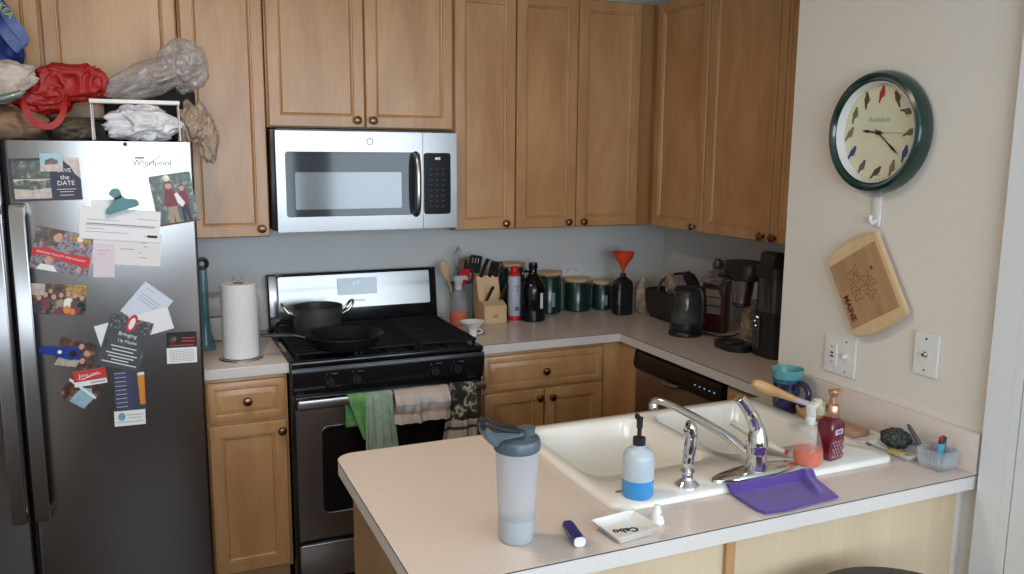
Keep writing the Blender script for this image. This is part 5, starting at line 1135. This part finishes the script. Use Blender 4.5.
# rests and scrubber at the wall
t = thing('sponge_tray', 'white tray holding a tan sponge beside the backsplash', 'tray', (1.335, -2.045, Z1), 2)
bm = B(); lp = []
for ix, z in ((.0, .001), (-.003, .006), (-.006, .014), (-.003, .0145), (.002, .006), (.006, .004)): lp.append([(x, y, z) for x, y in rrect(-.050+ix, .050-ix, -.085+ix, .085-ix, .012)])
rings(bm, lp); obj('tray', bm, white_ce, t)
single('sponge', bx(B(), -.036, .036, -.055, .055, .0045, .022, .004), sponge_m, 'tan rectangular sponge lying in the white tray', 'sponge', (1.335, -2.030, Z1), 2)
t = thing('scrubber_dish', 'square white dish under the dark mesh scrubber', 'dish', (1.345, -2.208, Z1), 4)
bm = B(); lp = []
for ix, z in ((.012, .001), (.008, .004), (-.002, .017), (.001, .0175), (.012, .007), (.016, .006)): lp.append([(x, y, z) for x, y in rrect(-.043+ix, .043-ix, -.066+ix, .066-ix, .008)])
rings(bm, lp); obj('dish', bm, white_ce, t)
bm = B(); t_ = bmesh.new(); bmesh.ops.create_icosphere(t_, subdivisions=5, radius=1); random.seed(2)
for v in t_.verts:
    n_ = v.co.normalized(); k = .93+.14*noise.noise(n_*3)+.22*abs(noise.noise(n_*16)); v.co = Vector((n_.x*.036*k, n_.y*.040*k, .034+n_.z*.026*k))
merge(bm, t_); o = single('mesh_scrubber', bm, scrub, 'dark green knitted mesh scrubber in the white dish', 'scrubber', (1.345, -2.195, Z1+.003)); 
single('yellow_scourer', bx(B(), -.030, -.002, -.020, .020, .0085, .018, .003), yellow_m, 'small yellow scourer edge under the dark mesh scrubber', 'sponge', (1.330, -2.225, Z1), 10)
# glass caddy
t = thing('glass_caddy', 'square cut-glass caddy at the end of the worktop', 'caddy', (1.348, -2.322, Z1), 6)
bm = B(); lp = []
for k, z, tw_ in ((.028, .001, 0), (.030, .006, 0), (.032, .022, 0), (.034, .038, 0), (.036, .052, 0), (.033, .052, 0), (.029, .010, 0), (.027, .008, 0)):
    lp.append([(x*(1+.03*math.cos(i*PI)), y*(1+.03*math.cos(i*PI)), z) for i, (x, y) in enumerate(rrect(-k, k, -k*1.05, k*1.05, .010, 5))])
rings(bm, lp); obj('caddy_body', bm, film('cut_glass', (.55, .60, .64), .30, .06, 1.0), t)
bm = B()
for k in range(7):
    for s in (-1, 1):
        x = -.026+.0087*k; prism(bm, [(x, .010), (x+.0035, .028), (x, .046), (x-.0035, .028)], s*.0345-.001, s*.0345+.001, 'xz'); prism(bm, [(x, .010), (x+.0035, .028), (x, .046), (x-.0035, .028)], s*.0335-.001, s*.0335+.001, 'yz')
obj('cut_pattern', bm, film('cut_facets', (.70, .75, .80), .28, .06, 1.0), t)
LG = 'items standing in the glass caddy'
def lighter_up(dx, dy, m, label, ry):
    q = thing('lighter', label, 'lighter', (1.348+dx, -2.322+dy, Z1+.009), 10, LG); q.rotation_euler = (R(4), R(ry), 0)
    bm = B(); rings(bm, [[(x, y, z) for x, y in rrect(-.0095, .0095, -.0062, .0062, .005)] for z in (0, .058)]); obj('body', bm, m, q)
    bm = B(); rings(bm, [[(x, y, z) for x, y in rrect(-.0085, .0085, -.0055, .0055, .004)] for z in (.0582, .066)]); tube(bm, [(.002, -.005, .068), (.002, .005, .068)], .005, 10); obj('metal_head', bm, grey_anod, q)
    obj('thumb_button', bx(B(), -.0085, -.002, -.004, .004, .0662, .073, .001), redcap, q)
lighter_up(-.004, -.004, M('light_blue_plastic', (.10, .36, .50), .25), 'light blue lighter standing in the glass caddy', 4)
lighter_up(.018, .004, M('green_grey_plastic', (.10, .20, .18), .25), 'green-grey lighter beside the blue one in the caddy', -3)
single('marker_pen', tube(B(), [(0, 0, 0), (0, 0, .045), (0, 0, .046), (0, 0, .095), (0, 0, .105)], [.004, .0045, .006, .0055, .003], 12), M('grey_brown_plastic', (.07, .055, .055), .35), 'dark pen leaning left out of the glass caddy', 'pen', (1.345, -2.305, Z1+.010), rot=(R(-34), R(-14), 0))
# bar stool
t = thing('bar_stool', 'black round bar stool tucked in front of the peninsula', 'stool', (.905, -2.632, 0)); t.scale = (1.12, 1.08, 1.022)
obj('seat', lathe(B(), [(0, .742), (.155, .742), (.172, .750), (.176, .762), (.168, .772), (.12, .777), (0, .778)], 56), black_pl, t)
for a in (45, 135, 225, 315):
    c_, s2 = math.cos(R(a)), math.sin(R(a)); obj('leg', tube(B(), [(c_*.11, s2*.11, .741), (c_*.19, s2*.19, .001)], .012, 10), black_pl, t)
obj('footrest', tube(B(), [(.166*math.cos(2*PI*i/32), .166*math.sin(2*PI*i/32), .25) for i in range(32)], .008, 8, closed=True), black_pl, t)
